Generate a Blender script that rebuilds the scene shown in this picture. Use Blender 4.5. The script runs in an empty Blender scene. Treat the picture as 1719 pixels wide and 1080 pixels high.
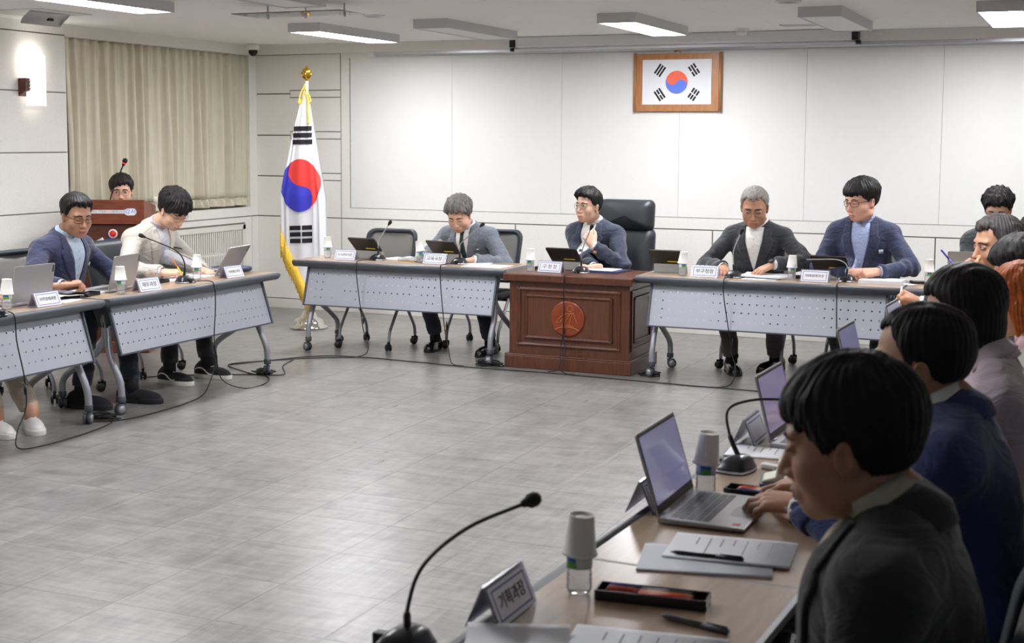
import bpy, bmesh, math, random
import numpy as np
from mathutils import Vector, Matrix, Quaternion

random.seed(7)
scene = bpy.context.scene
COL = scene.collection
PI = math.pi
def R(d): return math.radians(d)

# ---------------------------------------------------------------- camera
cam_data = bpy.data.cameras.new('camera')
cam_data.sensor_width = 36.0
cam_data.lens = 2301.66 / 1719.0 * 36.0
cam_data.shift_y = -(540.0 - 457.07) / 1719.0
cam_data.clip_end = 60
cam_data.dof.use_dof = True
cam_data.dof.focus_distance = 9.8
cam_data.dof.aperture_fstop = 6.5
cam = bpy.data.objects.new('camera', cam_data)
COL.objects.link(cam)
_y, _p, _r = -0.407331, -0.0967876, -0.006090
_F = Vector((math.sin(_y) * math.cos(_p), math.cos(_y) * math.cos(_p), math.sin(_p)))
_R = Vector((math.cos(_y), -math.sin(_y), 0))
_D = _F.cross(_R)
_R2 = math.cos(_r) * _R + math.sin(_r) * _D
_D2 = -math.sin(_r) * _R + math.cos(_r) * _D
cam.matrix_world = Matrix(((_R2.x, -_D2.x, -_F.x, 0), (_R2.y, -_D2.y, -_F.y, 0),
                           (_R2.z, -_D2.z, -_F.z, 1.68), (0, 0, 0, 1)))
scene.camera = cam

# ---------------------------------------------------------------- world and exposure
world = bpy.data.worlds.new('world')
scene.world = world
world.use_nodes = True
world.node_tree.nodes['Background'].inputs[0].default_value = (0.80, 0.88, 1.0, 1)
world.node_tree.nodes['Background'].inputs[1].default_value = WORLD_STRENGTH = 0.09
scene.view_settings.view_transform = 'Standard'
scene.view_settings.look = 'None'
scene.view_settings.exposure = 0.0
scene.view_settings.gamma = 1.0
scene.view_settings.use_curve_mapping = False
PANEL_POWER = 51.0        # emission strength of a lit ceiling panel
scene.cycles.max_bounces = 10
scene.cycles.diffuse_bounces = 8
scene.cycles.transparent_max_bounces = 12
scene.cycles.transmission_bounces = 6
scene.cycles.caustics_reflective = False
scene.cycles.caustics_refractive = False
scene.cycles.sample_clamp_indirect = 4.0
scene.cycles.use_denoising = True

# ---------------------------------------------------------------- node helper
class N:
    """tiny wrapper that turns arithmetic on sockets into Math nodes"""
    nt = None
    def __init__(s, v): s.v = v
    @staticmethod
    def op(o, a, b=None, c=None):
        n = N.nt.nodes.new('ShaderNodeMath'); n.operation = o
        for i, x in enumerate((a, b, c)):
            if x is None: continue
            x = x.v if isinstance(x, N) else x
            if isinstance(x, (int, float)): n.inputs[i].default_value = x
            else: N.nt.links.new(x, n.inputs[i])
        return N(n.outputs[0])
    def __add__(a, b): return N.op('ADD', a, b)
    __radd__ = __add__
    def __sub__(a, b): return N.op('SUBTRACT', a, b)
    def __rsub__(a, b): return N.op('SUBTRACT', b, a)
    def __mul__(a, b): return N.op('MULTIPLY', a, b)
    __rmul__ = __mul__
    def __truediv__(a, b): return N.op('DIVIDE', a, b)
    def __lt__(a, b): return N.op('LESS_THAN', a, b)
    def __gt__(a, b): return N.op('GREATER_THAN', a, b)
    def mx(a, b): return N.op('MAXIMUM', a, b)
    def mn(a, b): return N.op('MINIMUM', a, b)
    def abs(a): return N.op('ABSOLUTE', a)
    def frac(a): return N.op('FRACT', a)
    def floor(a): return N.op('FLOOR', a)

def srgb(r, g, b):
    f = lambda c: (c / 255 / 12.92) if c / 255 <= 0.04045 else ((c / 255 + 0.055) / 1.055) ** 2.4
    return (f(r), f(g), f(b), 1.0)

MATS = {}
def base_mat(name):
    m = bpy.data.materials.new(name); m.use_nodes = True
    nt = m.node_tree; b = nt.nodes['Principled BSDF']
    return m, nt, b
def mat(name, rgb, rough=0.5, metal=0.0, noise=0.0, nscale=30.0, bump=0.0, bscale=200.0, sheen=0.0,
        coat=0.0, stretch=(1, 1, 1), spec=0.5, sss=0.0):
    if name in MATS: return MATS[name]
    m, nt, b = base_mat(name)
    b.inputs['Base Color'].default_value = srgb(*rgb)
    b.inputs['Roughness'].default_value = rough
    b.inputs['Metallic'].default_value = metal
    b.inputs['Specular IOR Level'].default_value = spec
    if sheen:
        b.inputs['Sheen Weight'].default_value = sheen
        b.inputs['Sheen Roughness'].default_value = 0.5
    if coat: b.inputs['Coat Weight'].default_value = coat
    if sss:
        b.inputs['Subsurface Weight'].default_value = sss
        b.inputs['Subsurface Radius'].default_value = (0.012, 0.005, 0.003)
    if noise or bump:
        tc = nt.nodes.new('ShaderNodeTexCoord'); mp = nt.nodes.new('ShaderNodeMapping')
        mp.inputs['Scale'].default_value = stretch
        nt.links.new(tc.outputs['Object'], mp.inputs['Vector'])
    if noise:
        t = nt.nodes.new('ShaderNodeTexNoise'); t.inputs['Scale'].default_value = nscale
        t.inputs['Detail'].default_value = 4
        nt.links.new(mp.outputs[0], t.inputs['Vector'])
        hs = nt.nodes.new('ShaderNodeHueSaturation'); hs.inputs['Color'].default_value = srgb(*rgb)
        mr = nt.nodes.new('ShaderNodeMapRange')
        mr.inputs[1].default_value = 0.3; mr.inputs[2].default_value = 0.7
        mr.inputs[3].default_value = 1 - noise; mr.inputs[4].default_value = 1 + noise
        nt.links.new(t.outputs['Fac'], mr.inputs[0]); nt.links.new(mr.outputs[0], hs.inputs['Value'])
        nt.links.new(hs.outputs[0], b.inputs['Base Color'])
    if bump:
        t2 = nt.nodes.new('ShaderNodeTexNoise'); t2.inputs['Scale'].default_value = bscale
        t2.inputs['Detail'].default_value = 3
        nt.links.new(mp.outputs[0], t2.inputs['Vector'])
        bp = nt.nodes.new('ShaderNodeBump'); bp.inputs['Strength'].default_value = bump
        bp.inputs['Distance'].default_value = 0.002
        nt.links.new(t2.outputs['Fac'], bp.inputs['Height']); nt.links.new(bp.outputs[0], b.inputs['Normal'])
    MATS[name] = m
    return m
def emit_mat(name, rgb, strength):
    if name in MATS: return MATS[name]
    m, nt, b = base_mat(name)
    b.inputs['Base Color'].default_value = srgb(*rgb)
    b.inputs['Emission Color'].default_value = srgb(*rgb)
    b.inputs['Emission Strength'].default_value = strength
    MATS[name] = m
    return m
def glass_mat(name, rgb=(255, 255, 255), rough=0.02, alpha=0.2, blend=0.2):
    """clear plastic: mostly see-through with a glossy skin"""
    if name in MATS: return MATS[name]
    m, nt, b = base_mat(name)
    b.inputs['Base Color'].default_value = srgb(*rgb)
    b.inputs['Roughness'].default_value = rough
    out = nt.nodes['Material Output']
    tr = nt.nodes.new('ShaderNodeBsdfTransparent'); tr.inputs[0].default_value = srgb(*rgb)
    gl = nt.nodes.new('ShaderNodeBsdfGlossy'); gl.inputs['Roughness'].default_value = max(0.05, rough)
    fr = nt.nodes.new('ShaderNodeLayerWeight'); fr.inputs['Blend'].default_value = blend
    mx = nt.nodes.new('ShaderNodeMixShader'); mx2 = nt.nodes.new('ShaderNodeMixShader')
    nt.links.new(fr.outputs['Fresnel'], mx.inputs[0])
    nt.links.new(tr.outputs[0], mx.inputs[1]); nt.links.new(gl.outputs[0], mx.inputs[2])
    mx2.inputs[0].default_value = alpha
    nt.links.new(mx.outputs[0], mx2.inputs[1]); nt.links.new(b.outputs[0], mx2.inputs[2])
    nt.links.new(mx2.outputs[0], out.inputs['Surface'])
    MATS[name] = m
    return m

# ---------------------------------------------------------------- object helpers
def link(o, parent=None):
    COL.objects.link(o)
    if parent is not None: o.parent = parent
    return o
def thing(name, label, cat, loc=(0, 0, 0), rotz=0.0, group=None):
    o = bpy.data.objects.new(name, None)
    o.empty_display_size = 0.1
    o.location = loc; o.rotation_euler = (0, 0, rotz)
    link(o)
    return tag(o, label, cat, group)
def tag(o, label, cat, group=None):
    o['label'] = label; o['category'] = cat
    if group: o['group'] = group
    return o
def struct(o):
    o['kind'] = 'structure'; return o
def copy_tree(o, parent=None):
    c = o.copy(); COL.objects.link(c)
    if parent is not None: c.parent = parent
    for ch in list(o.children): copy_tree(ch, c)
    return c
def dup(root, label, loc, rotz, group=None, first=[None]):
    c = copy_tree(root)
    c['label'] = label
    c.location = loc; c.rotation_euler = (0, 0, rotz)
    if group: c['group'] = group
    return c

class MB:
    """collects shapes; build() links them as ONE mesh object"""
    def __init__(s): s.v = []; s.f = []; s.m = []; s.sm = []
    def add(s, verts, faces, mi=0, smooth=False):
        o = len(s.v)
        s.v += [tuple(map(float, v)) for v in verts]
        for f in faces:
            s.f.append(tuple(i + o for i in f)); s.m.append(mi); s.sm.append(smooth)
        return s
    def box(s, x0, x1, y0, y1, z0, z1, mi=0, M=None):
        v = [(x, y, z) for x in (x0, x1) for y in (y0, y1) for z in (z0, z1)]
        if M is not None: v = [M @ Vector(p) for p in v]
        return s.add(v, [(0, 1, 3, 2), (4, 6, 7, 5), (0, 4, 5, 1), (2, 3, 7, 6), (0, 2, 6, 4), (1, 5, 7, 3)], mi)
    def prism(s, poly, axis, a, b, mi=0, smooth=False):
        """polygon (p,q) extruded along axis from a to b; axis x:(y,z) y:(x,z) z:(x,y)"""
        def pt(p, q, t): return {'x': (t, p, q), 'y': (p, t, q), 'z': (p, q, t)}[axis]
        n = len(poly)
        v = [pt(p, q, a) for p, q in poly] + [pt(p, q, b) for p, q in poly]
        s.add(v, [(i, (i + 1) % n, n + (i + 1) % n, n + i) for i in range(n)], mi, smooth)
        s.add(v, [tuple(range(n))[::-1], tuple(range(n, 2 * n))], mi)
        return s
    def tube(s, pts, r, n=10, mi=0, caps=True, smooth=True):
        pts = [Vector(p) for p in pts]
        rs = r if isinstance(r, (list, tuple)) else [r] * len(pts)
        up = None; V = []
        for i, p in enumerate(pts):
            t = (pts[min(i + 1, len(pts) - 1)] - pts[max(i - 1, 0)])
            if t.length < 1e-9: t = Vector((0, 0, 1))
            t.normalize()
            if up is None:
                up = Vector((0, 0, 1)) if abs(t.z) < 0.9 else Vector((1, 0, 0))
            u = up - t * up.dot(t)
            if u.length < 1e-6: u = t.orthogonal()
            u.normalize(); up = u
            w = t.cross(u)
            for k in range(n):
                a = 2 * PI * k / n
                V.append(p + (u * math.cos(a) + w * math.sin(a)) * rs[i])
        F = [(i * n + k, i * n + (k + 1) % n, (i + 1) * n + (k + 1) % n, (i + 1) * n + k)
             for i in range(len(pts) - 1) for k in range(n)]
        s.add(V, F, mi, smooth)
        if caps:
            s.add(V[:n], [tuple(range(n))[::-1]], mi); s.add(V[-n:], [tuple(range(n))], mi)
        return s
    def lathe(s, prof, n=20, c=(0, 0, 0), mi=0, smooth=True, M=None):
        V = []
        for r, z in prof:
            for k in range(n):
                a = 2 * PI * k / n
                p = Vector((r * math.cos(a), r * math.sin(a), z))
                if M is not None: p = M @ p
                V.append(p + Vector(c))
        F = [(i * n + k, i * n + (k + 1) % n, (i + 1) * n + (k + 1) % n, (i + 1) * n + k)
             for i in range(len(prof) - 1) for k in range(n)]
        s.add(V, F, mi, smooth)
        if prof[0][0] > 1e-5: s.add(V[:n], [tuple(range(n))[::-1]], mi)
        if prof[-1][0] > 1e-5: s.add(V[-n:], [tuple(range(n))], mi)
        return s
    def grid(s, P, mi=0, smooth=True, closed=False):
        """P[i][j] points"""
        ni, nj = len(P), len(P[0])
        V = [p for row in P for p in row]
        F = [(i * nj + j, i * nj + (j + 1) % nj, (i + 1) * nj + (j + 1) % nj, (i + 1) * nj + j)
             for i in range(ni - 1) for j in range(nj if closed else nj - 1)]
        return s.add(V, F, mi, smooth)
    def build(s, name, mats, parent=None, bevel=0.0, seg=2, solid=0.0, sub=0):
        me = bpy.data.meshes.new(name)
        me.from_pydata(s.v, [], s.f)
        for m in (mats if isinstance(mats, (list, tuple)) else [mats]): me.materials.append(m)
        me.polygons.foreach_set('material_index', s.m)
        me.polygons.foreach_set('use_smooth', s.sm)
        me.update()
        bm = bmesh.new(); bm.from_mesh(me)
        bmesh.ops.remove_doubles(bm, verts=bm.verts, dist=1e-5)
        bmesh.ops.recalc_face_normals(bm, faces=bm.faces)
        bm.to_mesh(me); bm.free()
        o = bpy.data.objects.new(name, me)
        link(o, parent)
        if sub:
            md = o.modifiers.new('sub', 'SUBSURF'); md.levels = sub; md.render_levels = sub
        if solid:
            md = o.modifiers.new('solid', 'SOLIDIFY'); md.thickness = solid; md.offset = 0
        if bevel:
            md = o.modifiers.new('bevel', 'BEVEL'); md.width = bevel; md.segments = seg
            md.limit_method = 'ANGLE'; md.angle_limit = R(40)
        return o

def bez(p0, p1, p2, p3, n=12):
    p0, p1, p2, p3 = map(Vector, (p0, p1, p2, p3)); o = []
    for i in range(n + 1):
        t = i / n; u = 1 - t
        o.append(p0 * u ** 3 + p1 * 3 * u * u * t + p2 * 3 * u * t * t + p3 * t ** 3)
    return o
def smooth_path(pts, n=8):
    """Catmull-Rom through the points"""
    P = [Vector(p) for p in pts]; P = [P[0] * 2 - P[1]] + P + [P[-1] * 2 - P[-2]]; o = []
    for i in range(1, len(P) - 2):
        for k in range(n):
            t = k / n
            o.append(0.5 * ((2 * P[i]) + (-P[i - 1] + P[i + 1]) * t + (2 * P[i - 1] - 5 * P[i] + 4 * P[i + 1] - P[i + 2]) * t * t
                            + (-P[i - 1] + 3 * P[i] - 3 * P[i + 1] + P[i + 2]) * t ** 3))
    o.append(P[-2]); return o
def text_mesh(name, body, size, material, parent, M, extrude=0.0004, align='CENTER'):
    cu = bpy.data.curves.new(name, 'FONT'); cu.body = body; cu.size = size
    cu.align_x = align; cu.align_y = 'CENTER'; cu.extrude = extrude
    cu.resolution_u = 3
    tmp = bpy.data.objects.new('tmp', cu); COL.objects.link(tmp)
    dg = bpy.context.evaluated_depsgraph_get()
    me = bpy.data.meshes.new_from_object(tmp.evaluated_get(dg))
    bpy.data.objects.remove(tmp); bpy.data.curves.remove(cu)
    me.transform(M); me.materials.clear(); me.materials.append(material)
    me.name = name
    return link(bpy.data.objects.new(name, me), parent)
# ================================================================= materials
def floor_material():
    m, nt, b = base_mat('carpet_tile'); N.nt = nt
    tc = nt.nodes.new('ShaderNodeTexCoord'); sx = nt.nodes.new('ShaderNodeSeparateXYZ')
    nt.links.new(tc.outputs['Object'], sx.inputs[0])
    x, y = N(sx.outputs[0]), N(sx.outputs[1])
    tx, ty = (x + 3.23) / 0.44, (y - 3.86) / 0.43
    ix, iy = tx.floor(), ty.floor()
    par = ((ix + iy) * 0.5).frac() * 2.0            # 0 / 1 : quarter-turned tiles
    fx, fy = tx.frac(), ty.frac()
    edge = (((fx - 0.5).abs() > 0.4935)).mx((fy - 0.5).abs() > 0.4935)
    # per-tile random shift
    rnd = nt.nodes.new('ShaderNodeTexWhiteNoise'); rnd.noise_dimensions = '2D'
    cb = nt.nodes.new('ShaderNodeCombineXYZ'); nt.links.new(ix.v, cb.inputs[0]); nt.links.new(iy.v, cb.inputs[1])
    nt.links.new(cb.outputs[0], rnd.inputs['Vector'])
    r = N(rnd.outputs['Value'])
    def streak(sx_, sy_, sc):
        c = nt.nodes.new('ShaderNodeCombineXYZ')
        nt.links.new((x * sx_).v, c.inputs[0]); nt.links.new((y * sy_).v, c.inputs[1]); nt.links.new((r * 5.0).v, c.inputs[2])
        t = nt.nodes.new('ShaderNodeTexNoise'); t.inputs['Scale'].default_value = sc; t.inputs['Detail'].default_value = 3
        nt.links.new(c.outputs[0], t.inputs['Vector']); return N(t.outputs['Fac'])
    s1 = streak(1.0, 0.10, 30); s2 = streak(0.10, 1.0, 30)
    st = s1 * (1 - par) + s2 * par
    bl = streak(.55, 1, 8); pt = streak(.4, 1.3, 22) * (1 - par) + streak(1.3, .4, 22) * par
    ln = streak(1.0, 0.03, 170) * (1 - par) + streak(0.03, 1.0, 170) * par
    v = 0.80 + (st - 0.5) * 0.65 + (bl - 0.5) * 0.7 + (ln - 0.5) * 0.45 + (pt - 0.5) * 0.6 + (r - 0.5) * 0.08
    fine = streak(1.0, 1.0, 260)
    v = v + (fine - 0.5) * 0.25
    v = v * (1 - edge * (0.05 + r * 0.16))
    hs = nt.nodes.new('ShaderNodeHueSaturation'); hs.inputs['Color'].default_value = srgb(143, 140, 137)
    nt.links.new(v.v, hs.inputs['Value']); nt.links.new(hs.outputs[0], b.inputs['Base Color'])
    rg = 0.30 + (st - 0.5) * 0.10 + edge * 0.2
    nt.links.new(rg.v, b.inputs['Roughness'])
    b.inputs['Specular IOR Level'].default_value = 0.6
    bp = nt.nodes.new('ShaderNodeBump'); bp.inputs['Strength'].default_value = 0.25; bp.inputs['Distance'].default_value = 0.002
    nt.links.new((st * 0.5 + ln * 0.6 - edge).v, bp.inputs['Height']); nt.links.new(bp.outputs[0], b.inputs['Normal'])
    return m
M_floor = floor_material()
M_wall = mat('wall_cloth', (236, 234, 228), 0.85, noise=0.03, nscale=60, bump=0.25, bscale=150)
M_panel = mat('white_wall_panel', (236, 235, 232), 0.8, noise=0.01, nscale=20, bump=0.05, bscale=300)
M_groove = mat('groove', (128, 122, 110), 0.9)
M_trim = mat('painted_trim', (228, 225, 217), 0.6)
M_seam = mat('panel_seam', (205, 203, 197), 0.9)
def ceiling_material():
    m, nt, b = base_mat('ceiling_board'); N.nt = nt
    tc = nt.nodes.new('ShaderNodeTexCoord'); mp = nt.nodes.new('ShaderNodeMapping')
    mp.inputs['Scale'].default_value = (1, 3, 1)
    nt.links.new(tc.outputs['Object'], mp.inputs[0])
    t = nt.nodes.new('ShaderNodeTexNoise'); t.inputs['Scale'].default_value = 11; t.inputs['Detail'].default_value = 6
    nt.links.new(mp.outputs[0], t.inputs['Vector'])
    worm = N.op('SMOOTH_MIN', ((N(t.outputs['Fac']) - 0.67) * 22), 1.0, 0.1).mx(0.0)
    sx = nt.nodes.new('ShaderNodeSeparateXYZ'); nt.links.new(tc.outputs['Object'], sx.inputs[0])
    x, y = N(sx.outputs[0]), N(sx.outputs[1])
    e = ((((x / 0.6).frac() - 0.5).abs() > 0.4965)).mx((((y / 0.3) + 0.2).frac() - 0.5).abs() > 0.495)
    v = 1 - worm * 0.22 - e * 0.05
    hs = nt.nodes.new('ShaderNodeHueSaturation'); hs.inputs['Color'].default_value = srgb(248, 247, 245)
    nt.links.new(v.v, hs.inputs['Value']); nt.links.new(hs.outputs[0], b.inputs['Base Color'])
    b.inputs['Roughness'].default_value = 0.9
    bp = nt.nodes.new('ShaderNodeBump'); bp.inputs['Strength'].default_value = 0.4; bp.inputs['Distance'].default_value = 0.003
    nt.links.new((1 - worm).v, bp.inputs['Height']); nt.links.new(bp.outputs[0], b.inputs['Normal'])
    return m
M_ceil = ceiling_material()
M_wmetal = mat('white_painted_metal', (232, 233, 236), 0.35, spec=0.5)
M_alu = mat('satin_aluminium', (205, 207, 214), 0.3, 0.6)
M_black = mat('black_plastic', (22, 22, 24), 0.4)
M_blackm = mat('matt_black', (16, 16, 17), 0.7)
M_white = mat('white_plastic', (238, 238, 238), 0.4)
M_steel = mat('chrome', (225, 222, 215), 0.12, 1.0)
M_gold = mat('polished_gold', (225, 180, 70), 0.2, 1.0)
M_goldcloth = mat('gold_cord', (246, 206, 72), 0.6, noise=0.25, nscale=120)
M_greyt = mat('grey_tube', (158, 160, 166), 0.38, 0.35)
M_dgrey = mat('dark_grey_plastic', (72, 75, 82), 0.45)
M_lip = mat('grey_rubber_edge', (88, 91, 98), 0.42)
M_perf = mat('perforated_grey_metal', (174, 178, 188), 0.42, 0.15)
def wood_mat(name, c1, c2, rough=0.35, scale=3.0, stretch=(1, 8, 8), coat=0.2):
    m, nt, b = base_mat(name)
    tc = nt.nodes.new('ShaderNodeTexCoord'); mp = nt.nodes.new('ShaderNodeMapping'); mp.inputs['Scale'].default_value = stretch
    nt.links.new(tc.outputs['Object'], mp.inputs[0])
    t = nt.nodes.new('ShaderNodeTexNoise'); t.inputs['Scale'].default_value = scale; t.inputs['Detail'].default_value = 8
    t.inputs['Distortion'].default_value = 0.6
    nt.links.new(mp.outputs[0], t.inputs['Vector'])
    cr = nt.nodes.new('ShaderNodeValToRGB')
    cr.color_ramp.elements[0].position = 0.3; cr.color_ramp.elements[0].color = srgb(*c1)
    cr.color_ramp.elements[1].position = 0.7; cr.color_ramp.elements[1].color = srgb(*c2)
    nt.links.new(t.outputs['Fac'], cr.inputs[0]); nt.links.new(cr.outputs[0], b.inputs['Base Color'])
    b.inputs['Roughness'].default_value = rough; b.inputs['Coat Weight'].default_value = coat
    b.inputs['Coat Roughness'].default_value = 0.25
    MATS[name] = m; return m
M_oak = wood_mat('beige_laminate', (172, 148, 124), (186, 161, 136), 0.26, 4.0, (1.5, 12, 12), 0.35)
M_desk = wood_mat('reddish_brown_wood', (76, 41, 24), (106, 60, 37), 0.36, 5.0, (10, 10, 1.2), 0.25)
M_deskd = wood_mat('dark_brown_veneer', (84, 46, 26), (106, 62, 38), 0.4, 5.0, (10, 10, 1.2), 0.15)
M_emblem = wood_mat('carved_red_wood', (128, 52, 20), (146, 66, 30), 0.35, 5.0, (4, 4, 4), 0.2)
M_lectern = wood_mat('lectern_wood', (104, 48, 26), (134, 70, 42), 0.42, 5.0, (1.5, 10, 10), 0.1)
M_lecternd = wood_mat('lectern_dark_wood', (70, 32, 16), (92, 46, 26), 0.45, 5.0, (1.5, 10, 10), 0.1)

# ================================================================= room shell
WX, WY, CZ = -7.72, 11.5, 2.575
o = struct(MB().box(-8.4, 3.2, -1.5, 11.8, -0.1, 0).build('floor', M_floor))
o = struct(MB().box(-8.4, 3.2, -1.5, 11.8, CZ, CZ + 0.08).build('ceiling', M_ceil))
# back wall: panels separated by real grooves in front of a darker backing
w = MB()
w.box(WX - 0.3, 3.2, WY + 0.012, WY + 0.2, 0, CZ, 1)
g = 0.006
def wp(x0, x1, z0, z1, mi=0, d=0.0, gx=g, gz=g):
    w.box(x0 + gx, x1 - gx, WY - d, WY + 0.03, z0 + gz, z1 - gz, mi)
vx = [WX - 0.1, -6.762, -4.931, -3.085, -1.24, 0.605, 2.45, 3.2]
for a, b_ in zip(vx[:-1], vx[1:]):
    wp(a, b_, 0.094, 0.909)
for z0, z1 in ((0.909, 1.304), (1.304, 1.703), (1.703, 2.106), (2.106, 2.485)):
    w.box(WX - 0.1, -7.334, WY, WY + 0.03, z0 + g, z1 - g)
for z0, z1 in ((0.909, 1.270), (1.270, 1.339), (1.339, 1.670), (1.670, 1.740), (1.740, 2.069), (2.069, 2.138), (2.138, 2.485)):
    w.box(-7.334 + (g * 1.5 if z1 - z0 < .08 else 0), -6.762 - g, WY, WY + 0.03, z0 + .0045, z1 - .0045)
wp(-6.762, -6.66, 0.909, 2.6, gz=0.004)
w.box(-6.668, 3.2, WY, WY + 0.03, 0.913, 1.009)
w.box(-6.668, 3.2, WY - 0.0, WY + 0.03, 2.44, 2.6)
ps = [-6.656, -5.578, -4.488, -3.398, -2.31, -1.221, -0.13, 0.96, 2.05, 3.2]
for a, b_ in zip(ps[:-1], ps[1:]):
    w.box(a + 0.0012, b_ - 0.0012, WY + 0.003, WY + 0.03, 1.014, 2.45, 2)
for x in (-4.99, -3.9, -1.57, -1.1):
    pass
struct(w.build('wall_back', [M_wall, M_groove, M_panel]))
struct(MB().box(WX, 3.2, WY - 0.10, WY + 0.02, 2.485, CZ + 0.02).build('trim_1', M_wall))
struct(MB().box(WX, 3.2, WY - 0.008, WY + 0.03, 0, 0.090).build('baseboard_back', M_trim, bevel=0.003))
# left wall with the curtained recess
w = MB()
w.box(WX - 0.3, WX - 0.010, -1.5, 8.8, 0, CZ, 1)
for z0, z1 in ((0.094, 0.60), (0.60, 1.074), (1.074, 1.552), (1.552, 2.03), (2.03, 2.487), (2.487, 2.62)):
    w.box(WX - 0.05, WX, -1.5, 8.8, z0 + g * 0.8, z1 - g * 0.8)
w.box(WX - 0.3, WX, 8.8, 11.38, 0.914, 1.0)                     # ledge under the curtain
w.box(WX - 0.3, WX - 0.010, 8.8, 11.7, 0.0, 0.914, 1)
w.box(WX - 0.05, WX, 8.806, 9.62, 0.09, 0.904)
w.box(WX - 0.05, WX, 9.632, 11.395, 0.84 + 0.012, 0.904)
w.box(WX - 0.05, WX, 11.29, 11.395, 0.09, 0.852)
w.box(WX - 0.05, WX, 11.405, 11.7, 0.09, 0.904)
w.box(WX - 0.3, WX, 11.38, 11.7, 0.914, CZ)
w.box(WX - 0.3, WX - 0.24, 8.8, 11.4, 1.0, CZ)                  # back of the recess
w.box(WX - 0.3, WX - 0.05, 8.74, 8.8, 0, CZ)
w.box(WX - 0.30, WX, 8.8, 11.4, 2.478, CZ + 0.02)               # pelmet
struct(w.build('wall_left', [M_wall, M_groove]))
struct(MB().box(WX - 0.02, WX + 0.008, -1.5, 11.5, 0, 0.085).build('baseboard_left', M_trim, bevel=0.003))
struct(MB().box(3.2, 3.3, 3.5, 11.7, 0, CZ).build('wall_right', M_wall))

# radiator grille set into the left wall
rg = thing('radiator_grille', 'cream painted slatted radiator cover in the left wall below the curtain', 'radiator cover', (WX, 10.46, 0.09))
f = MB()
y0, y1, z0, z1 = -0.82, 0.82, 0.0, 0.745
f.box(-0.03, 0.012, y0, y1, z1 - 0.05, z1); f.box(-0.03, 0.012, y0, y1, z0, z0 + 0.06)
f.box(-0.03, 0.012, y0, y0 + 0.05, z0, z1); f.box(-0.03, 0.012, y1 - 0.05, y1, z0, z1)
f.build('frame', M_trim, rg, bevel=0.004)
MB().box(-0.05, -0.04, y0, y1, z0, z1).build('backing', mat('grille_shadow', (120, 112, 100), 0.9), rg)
s = MB()
n = 46
for i in range(n):
    yc = y0 + 0.06 + (y1 - y0 - 0.12) * (i + 0.5) / n
    s.box(-0.036, 0.004, yc - 0.0085, yc + 0.0085, z0 + 0.06, 0.47)
    s.box(-0.036, 0.004, yc - 0.0085, yc + 0.0085, 0.49, z1 - 0.05)
s.box(-0.036, -0.004, y0, y1, 0.465, 0.495)
s.build('slats', M_trim, rg, bevel=0.002, seg=1)

# ================================================================= curtain
cu = thing('curtain', 'long beige pleated curtain covering the window recess on the left wall', 'curtain', (WX - 0.02, 10.1, 1.0))
def curtain_mesh(zt, zb, ya, yb, amp):
    P = []
    nz, ny = 26, 560
    for i in range(nz + 1):
        t = i / nz; z = zt + (zb - zt) * t
        row = []
        for j in range(ny + 1):
            u = j / ny
            y = ya + (yb - ya) * u
            ph = u * 2 * PI * 22 + 0.7 * math.sin(u * 19)
            pinch = math.exp(-((t - 0.085) / 0.045) ** 2)
            a = amp * (0.55 + 0.45 * min(1, max(0, t - 0.1) * 2.2)) * (1 - 0.45 * pinch) * (0.75 + 0.35 * math.sin(u * 37 + 1))
            w1 = math.sin(ph)
            sharp = math.copysign(abs(w1) ** 0.7, w1)
            x = a * sharp + 0.012 * t * math.sin(u * 71 + 2 * t) + 0.006 * math.sin(ph * 2 + 3 * t)
            yy = y + 0.012 * math.cos(ph) * t + 0.010 * t * math.sin(u * 23 + 3 * t)
            row.append((x, yy, z + (0.006 * math.sin(u * 50) if i == nz else 0)))
        P.append(row)
    return P
M_curt = mat('beige_curtain', (208, 202, 180), 0.75, noise=0.04, nscale=9, sheen=0.3)
b = MB(); b.grid(curtain_mesh(1.475, 0.10, -1.295, 1.27, 0.042))
b.build('drape', M_curt, cu, solid=0.003)
b = MB(); b.grid(curtain_mesh(0.10, 0.022, -1.295, 1.27, 0.042)); b.build('hem', M_curt, cu, solid=0.006)
MB().box(-0.03, 0.0, -1.29, 1.27, 1.475, 1.485).build('track', M_wmetal, cu)

# ================================================================= ceiling fittings
M_on = emit_mat('lit_diffuser', (250, 251, 255), PANEL_POWER)
M_off = mat('unlit_diffuser', (226, 227, 228), 0.5)
def ceiling_light(x, y, on, label, L=1.32, W=0.29):
    t = thing('ceiling_light', label, 'ceiling light', (x, y, 2.505), 0, 'ceiling light panels')
    f = MB(); h = 0.07
    f.box(-W / 2, -W / 2 + 0.012, -L / 2, L / 2, 0, h); f.box(W / 2 - 0.012, W / 2, -L / 2, L / 2, 0, h)
    f.box(-W / 2 + 0.012, W / 2 - 0.012, -L / 2, -L / 2 + 0.025, 0, h); f.box(-W / 2 + 0.012, W / 2 - 0.012, L / 2 - 0.025, L / 2, 0, h)
    f.box(-W / 2 + .012, W / 2 - .012, -L / 2 + .025, L / 2 - .025, h - 0.01, h)
    f.build('frame', mat('light_frame', (196, 197, 200), 0.45), t)
    MB().box(-W / 2 + 0.013, W / 2 - 0.013, -L / 2 + 0.026, L / 2 - 0.026, 0.004, 0.012).build('diffuser', M_on if on else M_off, t)
    return t
yb = 9.98
ceiling_light(-5.81, yb, True, 'lit ceiling panel above the flag stand, nearest the curtain in the far row')
ceiling_light(-4.70, yb, False, 'unlit ceiling panel just left of the projection screen housing')
ceiling_light(-3.23, yb, True, 'lit ceiling panel in front of the projection screen housing above the framed flag')
ceiling_light(-1.80, yb, False, 'unlit ceiling panel at the right end of the projection screen housing')
ceiling_light(-0.66, yb, True, 'lit ceiling panel at the far right of the far row')
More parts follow.
